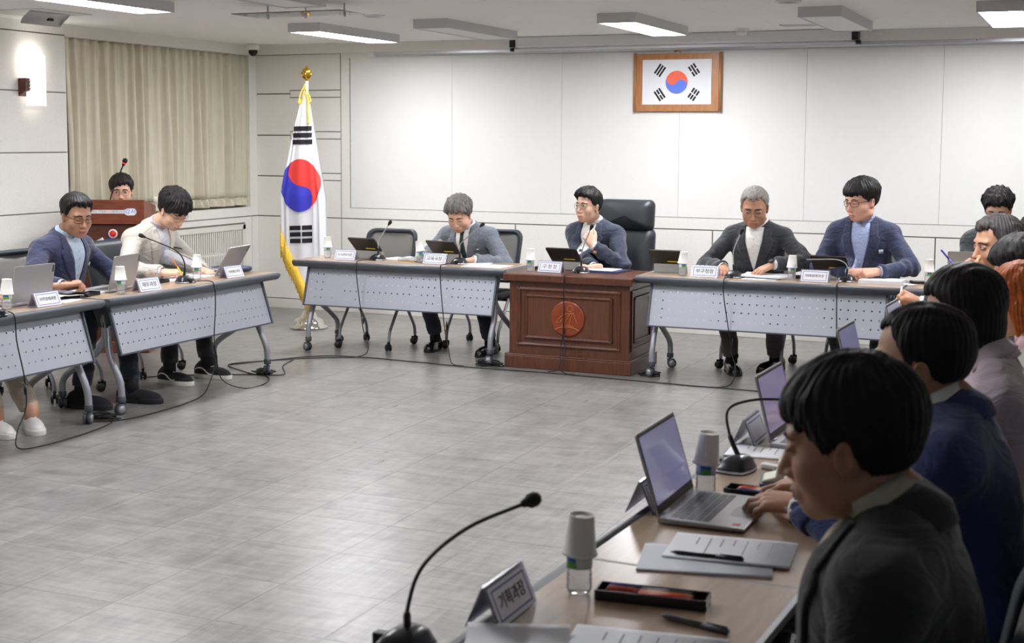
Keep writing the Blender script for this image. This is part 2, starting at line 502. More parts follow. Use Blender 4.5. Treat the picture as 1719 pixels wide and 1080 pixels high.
ceiling_light(-5.89, 6.95, True, 'long lit ceiling panel near the left wall, beside the curtain')
ceiling_light(-4.72, 6.95, False, 'unlit ceiling panel cut by the top edge beside the clear acrylic deflector')
ceiling_light(-3.31, 6.90, True, 'lit ceiling panel whose far end just shows at the top middle of the photo')
ceiling_light(-1.85, 6.90, False, 'unlit ceiling panel of the second row, out of the frame on the right')
for x, y, on, lb in ((-5.89, 3.9, True, 'left'), (-3.31, 3.8, True, 'middle'), (-0.8, 6.3, True, 'right')):  # unseen panels continuing the grid; right one shifted to brighten the near papers
    ceiling_light(x, y, on, ('lit' if on else 'unlit') + ' ceiling panel added out of the frame above the %s of the floor space' % lb)

def speaker(x, y, label):
    t = thing('ceiling_speaker', label, 'ceiling speaker', (x, y, CZ - 0.012), 0, 'round ceiling speakers')
    MB().lathe([(0.085, 0.013), (0.085, 0.004), (0.080, 0.0), (0.066, 0.0), (0.066, 0.006), (0.0, 0.006)], 28).build('rim', M_wmetal, t)
    MB().lathe([(0.0, 0.002), (0.064, 0.004), (0.064, 0.007)], 28).build('grille', mat('speaker_grille', (150, 150, 150), 0.6), t)
speaker(-4.97, 8.93, 'small round ceiling speaker left of the unlit panel, between two far-row lights')
speaker(-1.92, 8.91, 'small round ceiling speaker near the top right, before the right unlit panel')
t = thing('smoke_detector', 'white round smoke detector on the ceiling before the projection screen', 'smoke detector', (-2.73, 10.95, CZ - 0.055))
MB().lathe([(0.0, 0.0), (0.035, 0.002), (0.042, 0.012), (0.042, 0.03)], 24).build('dome', M_white, t)
MB().lathe([(0.043, 0.03), (0.055, 0.034), (0.055, 0.05), (0.06, 0.056)], 24).build('base', M_white, t)
t = thing('security_camera', 'white dome security camera on the ceiling in the far left corner', 'security camera', (-7.56, 11.22, CZ - 0.12))
MB().lathe([(0.045, 0.06), (0.060, 0.066), (0.065, 0.075), (0.065, 0.121)], 24).build('housing', M_white, t)
MB().lathe([(0.0, 0.0), (0.02, 0.004), (0.036, 0.02), (0.044, 0.045), (0.044, 0.065)], 24).build('dome', mat('smoked_dome', (20, 20, 24), 0.08), t)
t = thing('ceiling_vent', 'small air vent in the ceiling beside the right unlit panel', 'air vent', (-2.2, 10.75, CZ - 0.008))
f = MB(); f.box(-.17, .17, -.06, -.05, 0, .009); f.box(-.17, .17, .05, .06, 0, .009); f.box(-.17, -.155, -.06, .06, 0, .009); f.box(.155, .17, -.06, .06, 0, .009)
f.build('frame', M_wmetal, t)
s = MB()
for k in range(4): s.box(-.155, .155, -.045 + k * .024, -.03 + k * .024, 0.002, 0.008)
s.build('louvre', mat('vent_louvre', (205, 203, 196), 0.6), t)

# flip-down ceiling unit near the left wall
t = thing('ceiling_sensor_unit', 'curved grey unit hanging from a ceiling hatch above the wall lamp', 'ceiling unit', (-7.25, 7.93, CZ))
MB().box(-.22, .34, -.30, .24, -0.005, 0.001).build('hatch_plate', mat('hatch_plate', (214, 212, 208), 0.6), t)
P = []
for i in range(9):
    a = i / 8
    x = 0.20 - 0.10 * a - 0.02 * math.sin(a * PI); z = -0.006 - 0.085 * a ** 1.1
    P.append([(x, -0.23, z), (x, 0.17, z)])
b = MB(); b.grid(P); b.build('curved_cover', mat('unit_grey', (200, 201, 200), 0.5), t, solid=0.008)
MB().prism([(.10, -.09), (.20, -.008), (-.12, -.008)], 'y', .165, .173).build('side_cheek', mat('unit_side', (214, 208, 200), 0.6), t)
e_ = MB(); e_.box(0.13, 0.15, 0.0, 0.05, -0.058, -0.040)
e_.build('sensor_window', [M_black], t)

# clear acrylic air deflector under the unlit panel
t = thing('air_deflector', 'clear acrylic air deflector plate hanging from the ceiling at the top edge', 'air deflector', (-5.0, 7.95, 2.50))
MB().box(-.42, .42, -.16, .16, 0, .006).build('plate', glass_mat('acrylic', (240, 244, 248), alpha=0.12), t, bevel=0.002)
for sx_ in (-.3, .0, .3):
    MB().tube([(sx_, .1, -.012), (sx_, .1, .076)], .006, 8).lathe([(0, -.018), (.011, -.014), (.011, 0.01), (0, .012)], 10, (sx_, .1, 0)).build('hanger', M_alu, t)

# projection screen and picture rail
t = thing('projection_screen', 'long white roll-up projection screen housing under the ceiling at the back wall', 'projection screen', (-3.375, 11.27, 2.455))
MB().box(-1.45, 1.47, -.05, .05, .028, .118).build('housing', M_wmetal, t, bevel=0.006)
MB().box(-1.505, -1.452, -.05, .05, .03, .11).build('end_cap', M_black, t); MB().box(1.472, 1.52, -.05, .05, .03, .11).build('end_cap', M_black, t)
MB().tube([(-1.48, -.0, .012), (1.5, -.0, .012)], .014, 12).build('weight_bar', M_wmetal, t)
for sx_ in (-1, 1): MB().tube([(sx_ * 1.485 + .01, 0, .012), (sx_ * 1.525 + .01, 0, .012)], .0155, 10).build('bar_end', M_black, t)
for sx_ in (-1.2, 1.2): MB().box(sx_ - .02, sx_ + .02, -.02, .02, .118, .121).build('bracket', M_wmetal, t)
t = thing('picture_rail', 'white aluminium rail running along the top of the back wall', 'rail', (0, WY - .045, 2.447))
MB().prism([(0.045, 0), (-.01, 0), (-.022, .014), (-.022, .038), (-.01, .052), (.045, .052)], 'x', -6.36, 3.15, 0).build('rail', M_alu, t)
MB().box(-6.43, -6.36, -.024, .045, -.002, .054).build('end_cap', M_white, t, bevel=0.003)
for x in (-4.9, -2.4, -.98):
    MB().tube([(x, -.026, .045), (x + .005, -.028, .03), (x + .012, -.026, .022)], .003, 6).build('hook', M_steel, t)

# wall sconce
t = thing('wall_sconce', 'lit white rectangular wall lamp with a brown wooden clip', 'wall lamp', (WX, 8.40, 1.915))
P = []
for i in range(13):
    a = -1 + 2 * i / 12
    y = a * 0.105; x = 0.055 + 0.05 * (1 - a * a)
    P.append([(x, y, 0.0), (x, y, 0.39)])
b = MB(); b.grid(P)
b.build('glass_shade', emit_mat('sconce_glass', (255, 250, 245), 1.25), t, solid=0.006)
MB().box(0, .03, -.05, .05, .1, .3).build('back_plate', M_wmetal, t)
MB().prism([(0.0, 0.07), (0.0, .21), (.075, .21), (.075, .115)], 'y', -.135, -.045).build('wood_clip', mat('dark_red_wood', (86, 40, 34), 0.4, noise=0.2, nscale=20), t, bevel=0.004)
for k in range(3):
    MB().lathe([(0, .006), (.012, .004), (.013, 0)], 12, (0.077, -.09, .190 - k * .028), M=Matrix.Rotation(PI / 2, 4, 'Y')).build('stud', M_steel, t)
ld = bpy.data.lights.new('sconce_bulb', 'POINT'); ld.energy = 1.3; ld.shadow_soft_size = 0.03; ld.color = (1, .98, .94)
lo = bpy.data.objects.new('bulb', ld); link(lo, t); lo.location = (0.035, 0.0, 0.36)
# ================================================================= flags
def taeguk_color(u, v, r, red_right=False):
    """-1 outside, 0 red, 1 blue of the flag's central disc at (u,v), radius r (u right, v up)"""
    if u * u + v * v > r * r: return -1
    a = -math.atan2(2, 3)
    x = u * math.cos(a) - v * math.sin(a); y = u * math.sin(a) + v * math.cos(a)
    x, y = u * math.cos(-a) - v * math.sin(-a), u * math.sin(-a) + v * math.cos(-a)
    if (x + r / 2) ** 2 + y * y < r * r / 4: return 0
    if (x - r / 2) ** 2 + y * y < r * r / 4: return 1
    return 0 if y > 0 else 1
def half_disc(r, red, n=40):
    """outline of one half of the disc, in flag coordinates (u,v)"""
    s = 1 if red else -1
    pts = []
    for i in range(n + 1):                       # big arc
        t = PI * i / n
        pts.append((s * r * math.cos(t), s * r * math.sin(t)))
    for i in range(1, n + 1):                    # back along the S
        t = i / n
        if t < .5:
            q = PI * (t / .5); pts.append((-s * r / 2 - s * r / 2 * math.cos(q), -s * r / 2 * math.sin(q)))
        else:
            q = PI * ((t - .5) / .5); pts.append((s * r / 2 - s * r / 2 * math.cos(q), s * r / 2 * math.sin(q)))
    a = -math.atan2(2, 3)
    return [(x * math.cos(a) - y * math.sin(a), x * math.sin(a) + y * math.cos(a)) for x, y in pts]
TRI = {'geon': (1, 1, 1), 'gon': (0, 0, 0), 'gam': (0, 1, 0), 'ri': (1, 0, 1)}
M_red = mat('flag_red', (226, 62, 52), 0.6); M_blue = mat('flag_blue', (66, 92, 214), 0.6)
M_ink = mat('flag_black', (22, 22, 30), 0.6); M_paper = mat('paper', (240, 241, 245), 0.7)

# framed flag
fr = thing('framed_flag', 'framed white flag with red and blue disc and black bars hanging on the back wall', 'picture', (-3.416, WY - .02, 2.174))
W2, H2 = .385, .247
f = MB()
f.box(-W2, W2, -.012, .012, H2 - .058, H2); f.box(-W2, W2, -.012, .012, -H2, -H2 + .062)
f.box(-W2, -W2 + .082, -.012, .012, -H2 + .062, H2 - .058); f.box(W2 - .082, W2, -.012, .012, -H2 + .062, H2 - .058)
for s_ in (-1, 1):
    f.tube([(s_ * (W2 - .006), -.008, -H2 - .004), (s_ * (W2 - .006), -.008, H2 + .006)], .014, 12)
f.build('frame', wood_mat('light_brown_frame', (168, 112, 66), (190, 134, 84), 0.4, 5.0, (8, 8, 1.2), 0.1), fr)
MB().box(-.308, .306, -.020, -.006, -.190, .195).build('board', M_paper, fr, bevel=0.002)
YF = -.0208
r = .098
def flat(name, poly, m, dz=0.0):
    b = MB(); b.prism([(u, v) for u, v in poly], 'y', YF - .0006 - dz, YF + .001); return b.build(name, m, fr)
flat('red_half', half_disc(r, True), mat('print_red', (250, 110, 84), 0.6))
flat('blue_half', half_disc(r, False), mat('print_blue', (98, 130, 236), 0.6))
L_, w_, gp = .098, .0165, .0082
for nm, cx, cy in (('geon', -.150, .104), ('gam', .152, .104), ('ri', -.150, -.104), ('gon', .152, -.104)):
    ang = math.atan2(cy, cx)
    b = MB()
    for k, full in enumerate(TRI[nm]):
        off = (k - 1) * (w_ + gp)
        segs = [(-L_ / 2, L_ / 2)] if full else [(-L_ / 2, -.005), (.005, L_ / 2)]
        for a0, a1 in segs:
            q = [(off - w_ / 2, a0), (off + w_ / 2, a0), (off + w_ / 2, a1), (off - w_ / 2, a1)]
            q = [(cx + x * math.cos(ang) - y * math.sin(ang), cy + x * math.sin(ang) + y * math.cos(ang)) for x, y in q]
            b.prism(q, 'y', YF - .0006, YF + .001)
    b.build('trigram', M_ink, fr)
b = MB()
for k in range(5):
    a = R(30 + 30 * k); b.lathe([(0, -.014), (.012, 0), (0, .014)], 10, (.026 * math.cos(a), -.01, H2 + .012 + .018 * math.sin(a)))
b.build('gold_crest', M_gold, fr)

# standing flag
FX, FY = -6.43, 10.36
fs = thing('flag_stand', 'tall gold-topped national flag draped on a pole with a chrome base', 'flag', (FX, FY, 0))
MB().lathe([(0.0, .0), (.165, .0), (.172, .008), (.165, .02), (.14, .032), (.132, .062), (.118, .082), (.075, .098), (.066, .13), (.05, .15), (.024, .16), (.02, .18)], 40).build('base', M_steel, fs)
MB().tube([(0, 0, .15), (0, 0, 2.18)], .013, 14).build('pole', mat('white_pole', (232, 230, 222), 0.4), fs)
b = MB(); b.lathe([(0.0, 2.17), (.012, 2.172), (.018, 2.19), (.012, 2.2), (.034, 2.215), (.042, 2.245), (.034, 2.276), (.012, 2.29), (.008, 2.30), (0, 2.308)], 24)
for k in range(5):
    a = 2 * PI * k / 5
    b.tube([(.018 * math.cos(a), .018 * math.sin(a), 2.192), (.042 * math.cos(a), .042 * math.sin(a), 2.222), (.045 * math.cos(a), .045 * math.sin(a), 2.25)], [.008, .006, .002], 6)
b.build('finial', M_gold, fs)
ZT, ZB = 2.05, .50
def cloth_l(z):     # left edge x offset
    t = (2.05 - z) / 0.9
    return -(.03 + .225 * min(1, max(0, t)) ** 0.85) if z > 1.15 else -.255
def cloth_r(z):
    t = (2.05 - z) / 0.88
    return (.03 + .20 * min(1, max(0, t)) ** 0.95) if z > 1.17 else .23
def cloth_pt(u, z):
    """u 0..1 left to right"""
    x = cloth_l(z) + (cloth_r(z) - cloth_l(z)) * u
    grow = min(1, (2.08 - z) / .9)
    edge = max(0, abs(u - .5) - .22) / .28
    y = -.045 * grow - .018 - .05 * grow * (1 - (2 * u - 1) ** 2) + .018 * grow * edge * math.sin(u * 46 + z * 1.5) + .006 * grow * math.sin(u * 18 + 2 * z)
    return x, y
def diag(x):        # lower edge of the white cloth (left part climbs to the left)
    return .90 + (x + .255) * (-1.72)
b = MB(); nu, nz = 110, 150
rows = []
for i in range(nz + 1):
    row = []
    for j in range(nu + 1):
        u = j / nu
        zlo = .36
        for _ in range(6):
            z = ZT + (zlo - ZT) * i / nz
            x, y = cloth_pt(u, z)
            xl = cloth_pt(u, 1.0)[0]
            zlo = max(.36, diag(xl))
        row.append((x, y, z))
    rows.append(row)
b.grid(rows)
M_flagcloth = mat('white_flag_satin', (240, 240, 244), 0.5, sheen=0.2, bump=0.05, bscale=400)
b.build('flag_cloth', M_flagcloth, fs)
def conform(poly_rows, d=.002):
    return [[(x, cloth_pt_x(x, z)[1] - d, z) for x, z in row] for row in poly_rows]
def cloth_pt_x(x, z):
    l, r_ = cloth_l(z), cloth_r(z)
    u = (x - l) / (r_ - l); return cloth_pt(min(1, max(0, u)), z)
# disc of the draped flag: split along its S line, built row by row
def ell_side(z, cz, rz, rx):
    q = 1 - ((z - cz) / rz) ** 2
    return rx * math.sqrt(max(0, q))
CZ_, RZ_, RX_, CX_ = 1.265, .23, .197, -.02
def s_line(z):
    """x of the border between blue (left/below) and red (right/above) at height z"""
    t = (z - CZ_) / RZ_
    return t
for nm, m_ in (('disc_backing', mat('disc_outline', (236, 236, 240), 0.5)),):
    rows = []
    for i in range(41):
        z = CZ_ + (RZ_ + .008) * math.cos(PI * i / 40)
        s_ = ell_side(z, CZ_, RZ_ + .008, RX_ + .008)
        rows.append([(CX_ - s_ + 2 * s_ * k / 30, z) for k in range(31)])
    bb = MB(); bb.grid(conform(rows, .004)); bb.build(nm, m_, fs)
SB = [(1.0, -.36), (.91, -.43), (.70, -.60), (.45, -.63), (.25, -.54), (.11, -.38), (.03, -.15), (-.02, .05), (-.09, .46), (-.22, .60), (-.39, .66), (-.68, .65), (-.88, .47), (-1.0, .28)]
def sborder(z):
    t = (z - CZ_) / RZ_
    for (t0, x0), (t1, x1) in zip(SB[:-1], SB[1:]):
        if t >= t1: return CX_ + RX_ * (x0 + (x1 - x0) * (t0 - t) / (t0 - t1))
    return CX_ + RX_ * SB[-1][1]
for side, m_ in (('blue', mat('draped_blue', (58, 60, 196), 0.55)), ('red', mat('draped_red', (232, 62, 58), 0.55))):
    rows = []
    for i in range(81):
        z = CZ_ + RZ_ * math.cos(PI * i / 80)
        s_ = ell_side(z, CZ_, RZ_, RX_); bx = min(CX_ + s_, max(CX_ - s_, sborder(z)))
        a0, a1 = (CX_ - s_, bx) if side == 'blue' else (bx, CX_ + s_)
        rows.append([(a0 + (a1 - a0) * k / 20, z) for k in range(21)])
    bb = MB(); bb.grid(conform(rows, .0065)); bb.build(side + '_half', m_, fs)
def bar(x0, x1, z0, z1, tilt=0.0, mm=None, d=.006, nm='trigram_bar'):
    rows = [[(x0 + (x1 - x0) * k / 12, z0 + (z1 - z0) * i / 4 + tilt * (x0 + (x1 - x0) * k / 12)) for k in range(13)] for i in range(5)]
    bb = MB(); bb.grid(conform(rows, d)); return bb.build(nm, mm or M_ink, fs)
for k in range(3):
    z0 = 1.625 + k * .058
    c = -.115 + .008 * k
    bar(-.117 + .006 * k, .088 - .006 * k, z0, z0 + .040, .02)
for k in range(3):
    z0 = .765 + k * .057
    bar(-.118 - .003 * k, .002, z0, z0 + .038, .06); bar(.014, .107, z0, z0 + .038, .06)
# fringe along the lower left edge
b = MB(); rng = random.Random(3)
nf = 120
for i in range(nf):
    t = i / (nf - 1)
    x = -.256 + t * .36
    z = max(.36, diag(x)) + .012
    y = cloth_pt_x(max(x, cloth_l(z)), z)[1] - .006
    l = .215 + rng.uniform(-.025, .025)
    dx = rng.uniform(-.006, .006)
    b.tube([(x, y, z), (x + dx * .3, y - .004, z - l * .5), (x + dx, y + rng.uniform(-.004, .004), z - l)], [.0035, .003, .0022], 5)
P = []
for i in range(31):
    t = i / 30; x = -.258 + t * .36; z = max(.36, diag(x)); y = cloth_pt_x(x, z)[1]
    P.append([(x, y - .007, z + .02), (x, y - .009, z - .045)])
b.grid(P)
b.build('gold_fringe', M_goldcloth, fs)
b = MB()
b.tube(smooth_path([(.0, -.02, 2.15), (-.02, -.03, 2.11), (-.045, -.035, 2.06), (-.05, -.04, 2.01), (-.03, -.04, 1.99), (-.015, -.035, 2.03), (-.005, -.03, 2.1), (.012, -.03, 2.10), (.03, -.035, 2.07), (.055, -.04, 2.03), (.062, -.04, 2.0), (.045, -.045, 1.99), (.035, -.045, 2.03)], 6), .0055, 8)
b.tube(smooth_path([(.02, -.03, 2.06), (.04, -.045, 1.99), (.05, -.06, 1.9), (.06, -.07, 1.8)], 6), [.010] * 19, 8)
b.tube(smooth_path([(-.05, -.04, 2.03), (-.055, -.045, 1.99), (-.042, -.05, 1.975)], 6), [.006] * 6 + [.012] * 7, 8)
b.build('gold_cord', M_goldcloth, fs)

# ================================================================= folding tables
def caster(x, y, ang, parent, wheel=M_dgrey, cap=M_greyt, r=.034):
    M = Matrix.Translation((x, y, 0)) @ Matrix.Rotation(ang, 4, 'Z')
    b = MB()
    for s_ in (-1, 1):
        b.lathe([(0, -.008), (r - .004, -.008), (r, -.004), (r, .004), (r - .004, .008), (0, .008)], 18, M=M @ Matrix.Translation((0.012, s_ * .014, r)) @ Matrix.Rotation(PI / 2, 4, 'X'))
        b.lathe([(0, 0), (r - .010, 0), (r - .010, .002), (0, .002)], 18, mi=1, M=M @ Matrix.Translation((.012, s_ * .0225, r)) @ Matrix.Rotation(-s_ * PI / 2, 4, 'X'))
    p = [M @ Vector(q) for q in ((0, 0, .06), (0, 0, .085))]
    b.tube(p, .010, 8)
    b.box(-.022, .03, -.006, .006, .03, .068, 0, M)
    return b.build('caster', [wheel, cap], parent)
HOLES = {}
def make_table(L=1.83, D=.55, Hh=.72, plen=1.62):
    t = thing('folding_table', 'x', 'table')
    top = MB(); top.box(-L / 2 + .004, L / 2 - .004, .035, D - .012, Hh - .026, Hh)
    top.build('tabletop', M_oak, t, bevel=0.002)
    lp = MB()      # soft front lip, drooping like an airfoil
    prof = [(.04, Hh - .0005), (.018, Hh - .001), (.004, Hh - .006), (-.002, Hh - .016), (.002, Hh - .028), (.016, Hh - .044), (.034, Hh - .052), (.055, Hh - .050), (.075, Hh - .028), (.04, Hh - .026)]
    lp.prism(prof, 'x', -L / 2, L / 2, 0, True)
    lp.build('edge_lip', M_lip, t)
    bk = MB(); bk.prism([(D - .015, Hh), (D - .002, Hh - .004), (D, Hh - .014), (D - .004, Hh - .026), (D - .015, Hh - .028)], 'x', -L / 2, L / 2)
    bk.box(-L / 2, -L / 2 + .006, .03, D - .01, Hh - .028, Hh - .0005); bk.box(L / 2 - .006, L / 2, .03, D - .01, Hh - .028, Hh - .0005)
    bk.build('edge_strip', mat('grey_edge_strip', (150, 152, 158), 0.4), t)
    # perforated modesty panel, hanging a little forward at the bottom
    zt, zb, yt, yb_ = .668, .372, .105, .012
    ncol, nrow = 31, 4
    us = [-plen / 2]; sp = plen / (ncol + .3)
    cols = []
    hw = .0046
    for k in range(ncol):
        c = -plen / 2 + sp * (k + .65)
        cols.append(c); us += [c - hw, c + hw]
    us.append(plen / 2)
    vs = [0.0]; rowz = [.20, .40, .60, .80]
    hv = .0046 / (zt - zb)
    for v in rowz: vs += [v - hv, v + hv]
    vs.append(1.0)
    b = MB(); nu_, nv_ = len(us), len(vs)
    V = [(u, yt + (yb_ - yt) * v, zt + (zb - zt) * v) for v in vs for u in us]
    F = []
    for i in range(nv_ - 1):
        for j in range(nu_ - 1):
            if i % 2 == 1 and j % 2 == 1: continue
            F.append((i * nu_ + j, i * nu_ + j + 1, (i + 1) * nu_ + j + 1, (i + 1) * nu_ + j))
    b.add(V, F)
    b.build('modesty_panel', M_perf, t, solid=0.002)
    tr = MB()
    for s_ in (-1, 1):
        x0, x1 = sorted((s_ * plen / 2, s_ * (plen / 2 + .014)))
        tr.prism([(yt + .006, zt + .012), (yt - .014, zt + .012), (yb_ - .012, zb - .006), (yb_ + .010, zb - .006)], 'x', x0, x1)
    tr.prism([(yb_ + .006, zb + .002), (yb_ - .006, zb + .002), (yb_ - .006, zb - .007), (yb_ + .006, zb - .007)], 'x', -plen / 2, plen / 2)
    tr.build('panel_trim', mat('panel_trim', (84, 88, 98), 0.45), t)
    fr_ = MB()
    fr_.box(-L / 2 + .16, L / 2 - .16, .20, .24, Hh - .066, Hh - .03)
    fr_.box(-L / 2 + .16, L / 2 - .16, .42, .44, Hh - .056, Hh - .03)
    for s_ in (-.6, .0, .6): fr_.box(s_ - .02, s_ + .02, .09, .22, Hh - .050, Hh - .03)
    fr_.build('under_frame', M_dgrey, t)
    for s_ in (-1, 1):
        x = s_ * (L / 2 - .125)
        xi = x - s_ * .028
        b = MB()
        b.prism([(.10, Hh - .03), (.46, Hh - .03), (.40, Hh - .06), (.25, Hh - .09), (.20, Hh - .20), (.14, Hh - .20), (.12, Hh - .09)], 'x', xi - .018, xi + .018)
        b.build('bracket', mat('dark_bracket', (52, 55, 60), 0.45), t, bevel=0.004)
        b = MB()      # front leg
        b.tube(smooth_path([(xi, .175, Hh - .12), (xi, .150, .50), (x, .115, .36), (x, .050, .22), (x, .034, .14), (x, .034, .095)], 6), .0215, 12)
        b.lathe([(.0235, .075), (.025, .08), (.025, .108), (.0215, .112)], 14, (x, .034, 0), 1)
        lg = b.build('leg', [M_greyt, M_dgrey], t)
        caster(x, .034, R(70 if s_ < 0 else 110) + PI / 2, lg)
        b = MB()      # rear leg
        b.tube(smooth_path([(xi, .185, Hh - .14), (xi, .175, .47), (x, .21, .375), (x, .33, .295), (x, .44, .225), (x, .485, .17), (x, .49, .095)], 6), .0205, 12)
        b.lathe([(.0235, .075), (.025, .08), (.025, .105), (.0205, .11)], 14, (x, .49, 0), 1)
        lg = b.build('leg', [M_greyt, M_dgrey], t)
        caster(x, .49, R(-70) + PI / 2, lg)
    return t
tbl = make_table()
TG = 'folding conference tables'
TABLES = [
    ('grey-fronted folding table left of the wooden desk, with the empty mesh chair behind it', (-4.955, 9.215, 0), 0),
    ('grey-fronted folding table right of the wooden desk, where two suited men sit', (-2.115, 9.215, 0), 0),
    ('folding table at the far right of the front row, mostly hidden behind the seated heads', (-.265, 9.215, 0), 0),
    ('left-hand folding table at the edge of the photo, over the white shoes', (-5.385, 5.510, 0), PI / 2),
    ('left-hand folding table at which the beige-jacketed man writes', (-5.385, 7.385, 0), PI / 2),
    ('near folding table at the bottom right, carrying the closest bottle and pen tray', (-1.137, 1.985, 0), R(-92.3)),
    ('right-hand folding table under the open laptop with the typing hand', (-1.065, 3.815, 0), R(-92.3)),
    ('third folding table of the right-hand row, hidden behind the seated people', (-.992, 5.645, 0), R(-92.3)),
    ('farthest folding table of the right-hand row, hidden behind the seated people', (-.918, 7.475, 0), R(-92.3))]
for i, (lb, loc, rz) in enumerate(TABLES):
    o = tbl if i == 0 else copy_tree(tbl)
    o.location = loc; o.rotation_euler = (0, 0, rz); o['label'] = lb; o['group'] = TG

# ================================================================= presidium desk
dk = thing('wooden_desk', 'dark reddish-brown wooden desk with a carved round emblem on its front', 'desk', (-3.535, 9.20, 0))
hw = .465
b = MB(); b.prism([(-hw - .028, 0), (hw + .028, 0), (hw + .028, .62), (-hw - .028, .62)], 'z', 0, .095)
b.prism([(-hw - .03, 0), (hw + .03, 0), (hw + .018, .61), (-hw - .018, .61)], 'z', .095, .107)
b.build('plinth', M_desk, dk, bevel=0.006)
b = MB(); b.box(-hw, hw, .028, .60, .10, .66); b.build('carcass', M_desk, dk, bevel=0.003)
def mould(b, x0, x1, z0, z1, y, w, d):
    """picture-frame moulding on the front plane y, width w, standing d proud (towards -y)"""
    for (a, c, e, f_) in ((x0, x1, z1 - w, z1), (x0, x1, z0, z0 + w)):
        b.prism([(y, e), (y - d * .5, e), (y - d, (e + f_) / 2), (y - d * .6, f_), (y, f_)], 'x', a, c)
    for (a, c) in ((x0, x0 + w), (x1 - w, x1)):
        b.prism([(a, y), (a, y - d * .5), ((a + c) / 2, y - d), (c, y - d * .6), (c, y)], 'z', z0, z1)
b = MB(); mould(b, -hw + .065, hw - .065, .165, .60, .028, .026, .016); b.build('outer_moulding', M_desk, dk)
b = MB(); b.box(-hw + .13, hw - .13, .020, .03, .225, .545); b.build('front_panel', M_deskd, dk)
b = MB(); mould(b, -hw + .125, hw - .125, .22, .55, .024, .024, .018); b.build('inner_moulding', M_desk, dk)
for s_ in (-1, 1):
    o = MB()
    X = s_ * hw
    for (y0_, y1_, z0_, z1_, w__, d__) in ((.07, .57, .165, .60, .02, .01), (.12, .52, .22, .55, .02, .012)):
        for (a, c, e, f_) in ((y0_, y1_, z1_ - w__, z1_), (y0_, y1_, z0_, z0_ + w__), (y0_, y0_ + w__, z0_, z1_), (y1_ - w__, y1_, z0_, z1_)):
            o.box(min(X, X + s_ * d__), max(X, X + s_ * d__), a, c, e, f_)
    o.build('side_moulding', M_desk, dk, bevel=0.004)
b = MB(); b.prism([(-hw - .034, -.025), (hw + .034, -.025), (hw + .034, .62), (-hw - .034, .62)], 'z', .645, .70)
b.build('desktop', M_desk, dk, bevel=0.008, seg=3)
em = MB(); ey = .018
em.lathe([(0, .012), (.118, .012), (.128, .009), (.132, .004), (.132, 0)], 48, (0, ey, .385), M=Matrix.Rotation(PI / 2, 4, 'X'))
emo = em.build('round_emblem', M_emblem, dk)
b = MB(); ry = ey - .0135
pt = lambda x, z: (x, ry, .385 + z)
b.tube([pt(.022 + .021 * math.cos(a), .074 + .021 * math.sin(a)) for a in [2 * PI * k / 20 for k in range(21)]], .0045, 8)
b.tube(smooth_path([pt(-.085, -.03), pt(-.06, .0), pt(-.02, .03), pt(.04, .045)], 6), .0045, 8)
b.tube(smooth_path([pt(-.06, -.032), pt(-.03, -.002), pt(.0, .02), pt(.04, .045)], 6), .0045, 8)
b.tube(smooth_path([pt(-.02, -.048), pt(-.005, -.01), pt(.015, .02), pt(.042, .045)], 6), .0045, 8)
b.tube(smooth_path([pt(.02, -.05), pt(.025, -.01), pt(.045, .045)], 6), .0045, 8)
b.tube(smooth_path([pt(.08, -.03), pt(.065, .0), pt(.05, .045)], 6), .0045, 8)
b.tube(smooth_path([pt(-.085, -.03), pt(-.06, -.032)], 3), .0045, 8)
b.tube(smooth_path([pt(-.045, -.05), pt(-.02, -.048), pt(.02, -.05), pt(.05, -.05)], 4), .004, 8)
b.tube(smooth_path([pt(-.095, -.085), pt(-.05, -.066), pt(0, -.06), pt(.05, -.066), pt(.095, -.085)], 6), .0055, 8)
b.build('carved_figure', mat('carved_edge', (170, 92, 52), 0.35), emo)

# ================================================================= lectern
lc = thing('lectern', 'brown wooden lectern with a white lettered slogan on its front, by the curtain', 'lectern', (-7.06, 8.49, 0), R(25))
b = MB(); b.box(-.29, .29, -.02, .42, 0, .09); b.build('plinth', M_lectern, lc, bevel=0.005)
b = MB(); b.box(-.25, .25, .03, .38, .09, 1.0); b.build('body', M_lecternd, lc, bevel=0.004)
b = MB(); b.prism([(.0, 1.005), (.0, 1.195), (.40, 1.135), (.40, 1.005)], 'x', -.27, .27); b.build('top_box', M_lectern, lc, bevel=0.004)
b = MB(); b.box(-.26, -.235, .0, .03, .09, 1.0); b.box(.235, .26, .0, .03, .09, 1.0); b.build('corner_post', M_lectern, lc, bevel=0.003)
TXM = lambda x, y, z: Matrix.Translation((x, y, z)) @ Matrix.Rotation(PI / 2, 4, 'X')
M_txt = mat('lettering_grey', (92, 84, 110), 0.5); M_txp = mat('lettering_pink', (206, 92, 150), 0.5); M_txb = mat('lettering_blue', (96, 150, 226), 0.5)
M_halo = mat('sticker_white', (240, 240, 242), 0.5)
b = MB()
def pill(b, x0, x1, zc, h, y):
    n = 10; p = []
    for k in range(n + 1):
        a = -PI / 2 + PI * k / n; p.append((x1 - h + h * math.cos(a), zc + h * math.sin(a)))
    for k in range(n + 1):
        a = PI / 2 + PI * k / n; p.append((x0 + h + h * math.cos(a), zc + h * math.sin(a)))
    b.prism(p, 'y', y, y + .002)
zt_ = 1.102
pill(b, -.158, .140, zt_, .0135, -.002); pill(b, .118, .212, zt_ - .001, .027, -.0021); pill(b, -.225, -.15, zt_, .034, -.0022)
st = b.build('slogan_sticker', M_halo, lc)
text_mesh('lettering', '함께하는 미래로', .022, M_txt, st, TXM(-.095, -.0028, zt_))
text_mesh('lettering', '어디든', .020, M_txp, st, TXM(.003, -.0028, zt_))
text_mesh('lettering', '함께나누는', .022, M_txt, st, TXM(.078, -.0028, zt_))
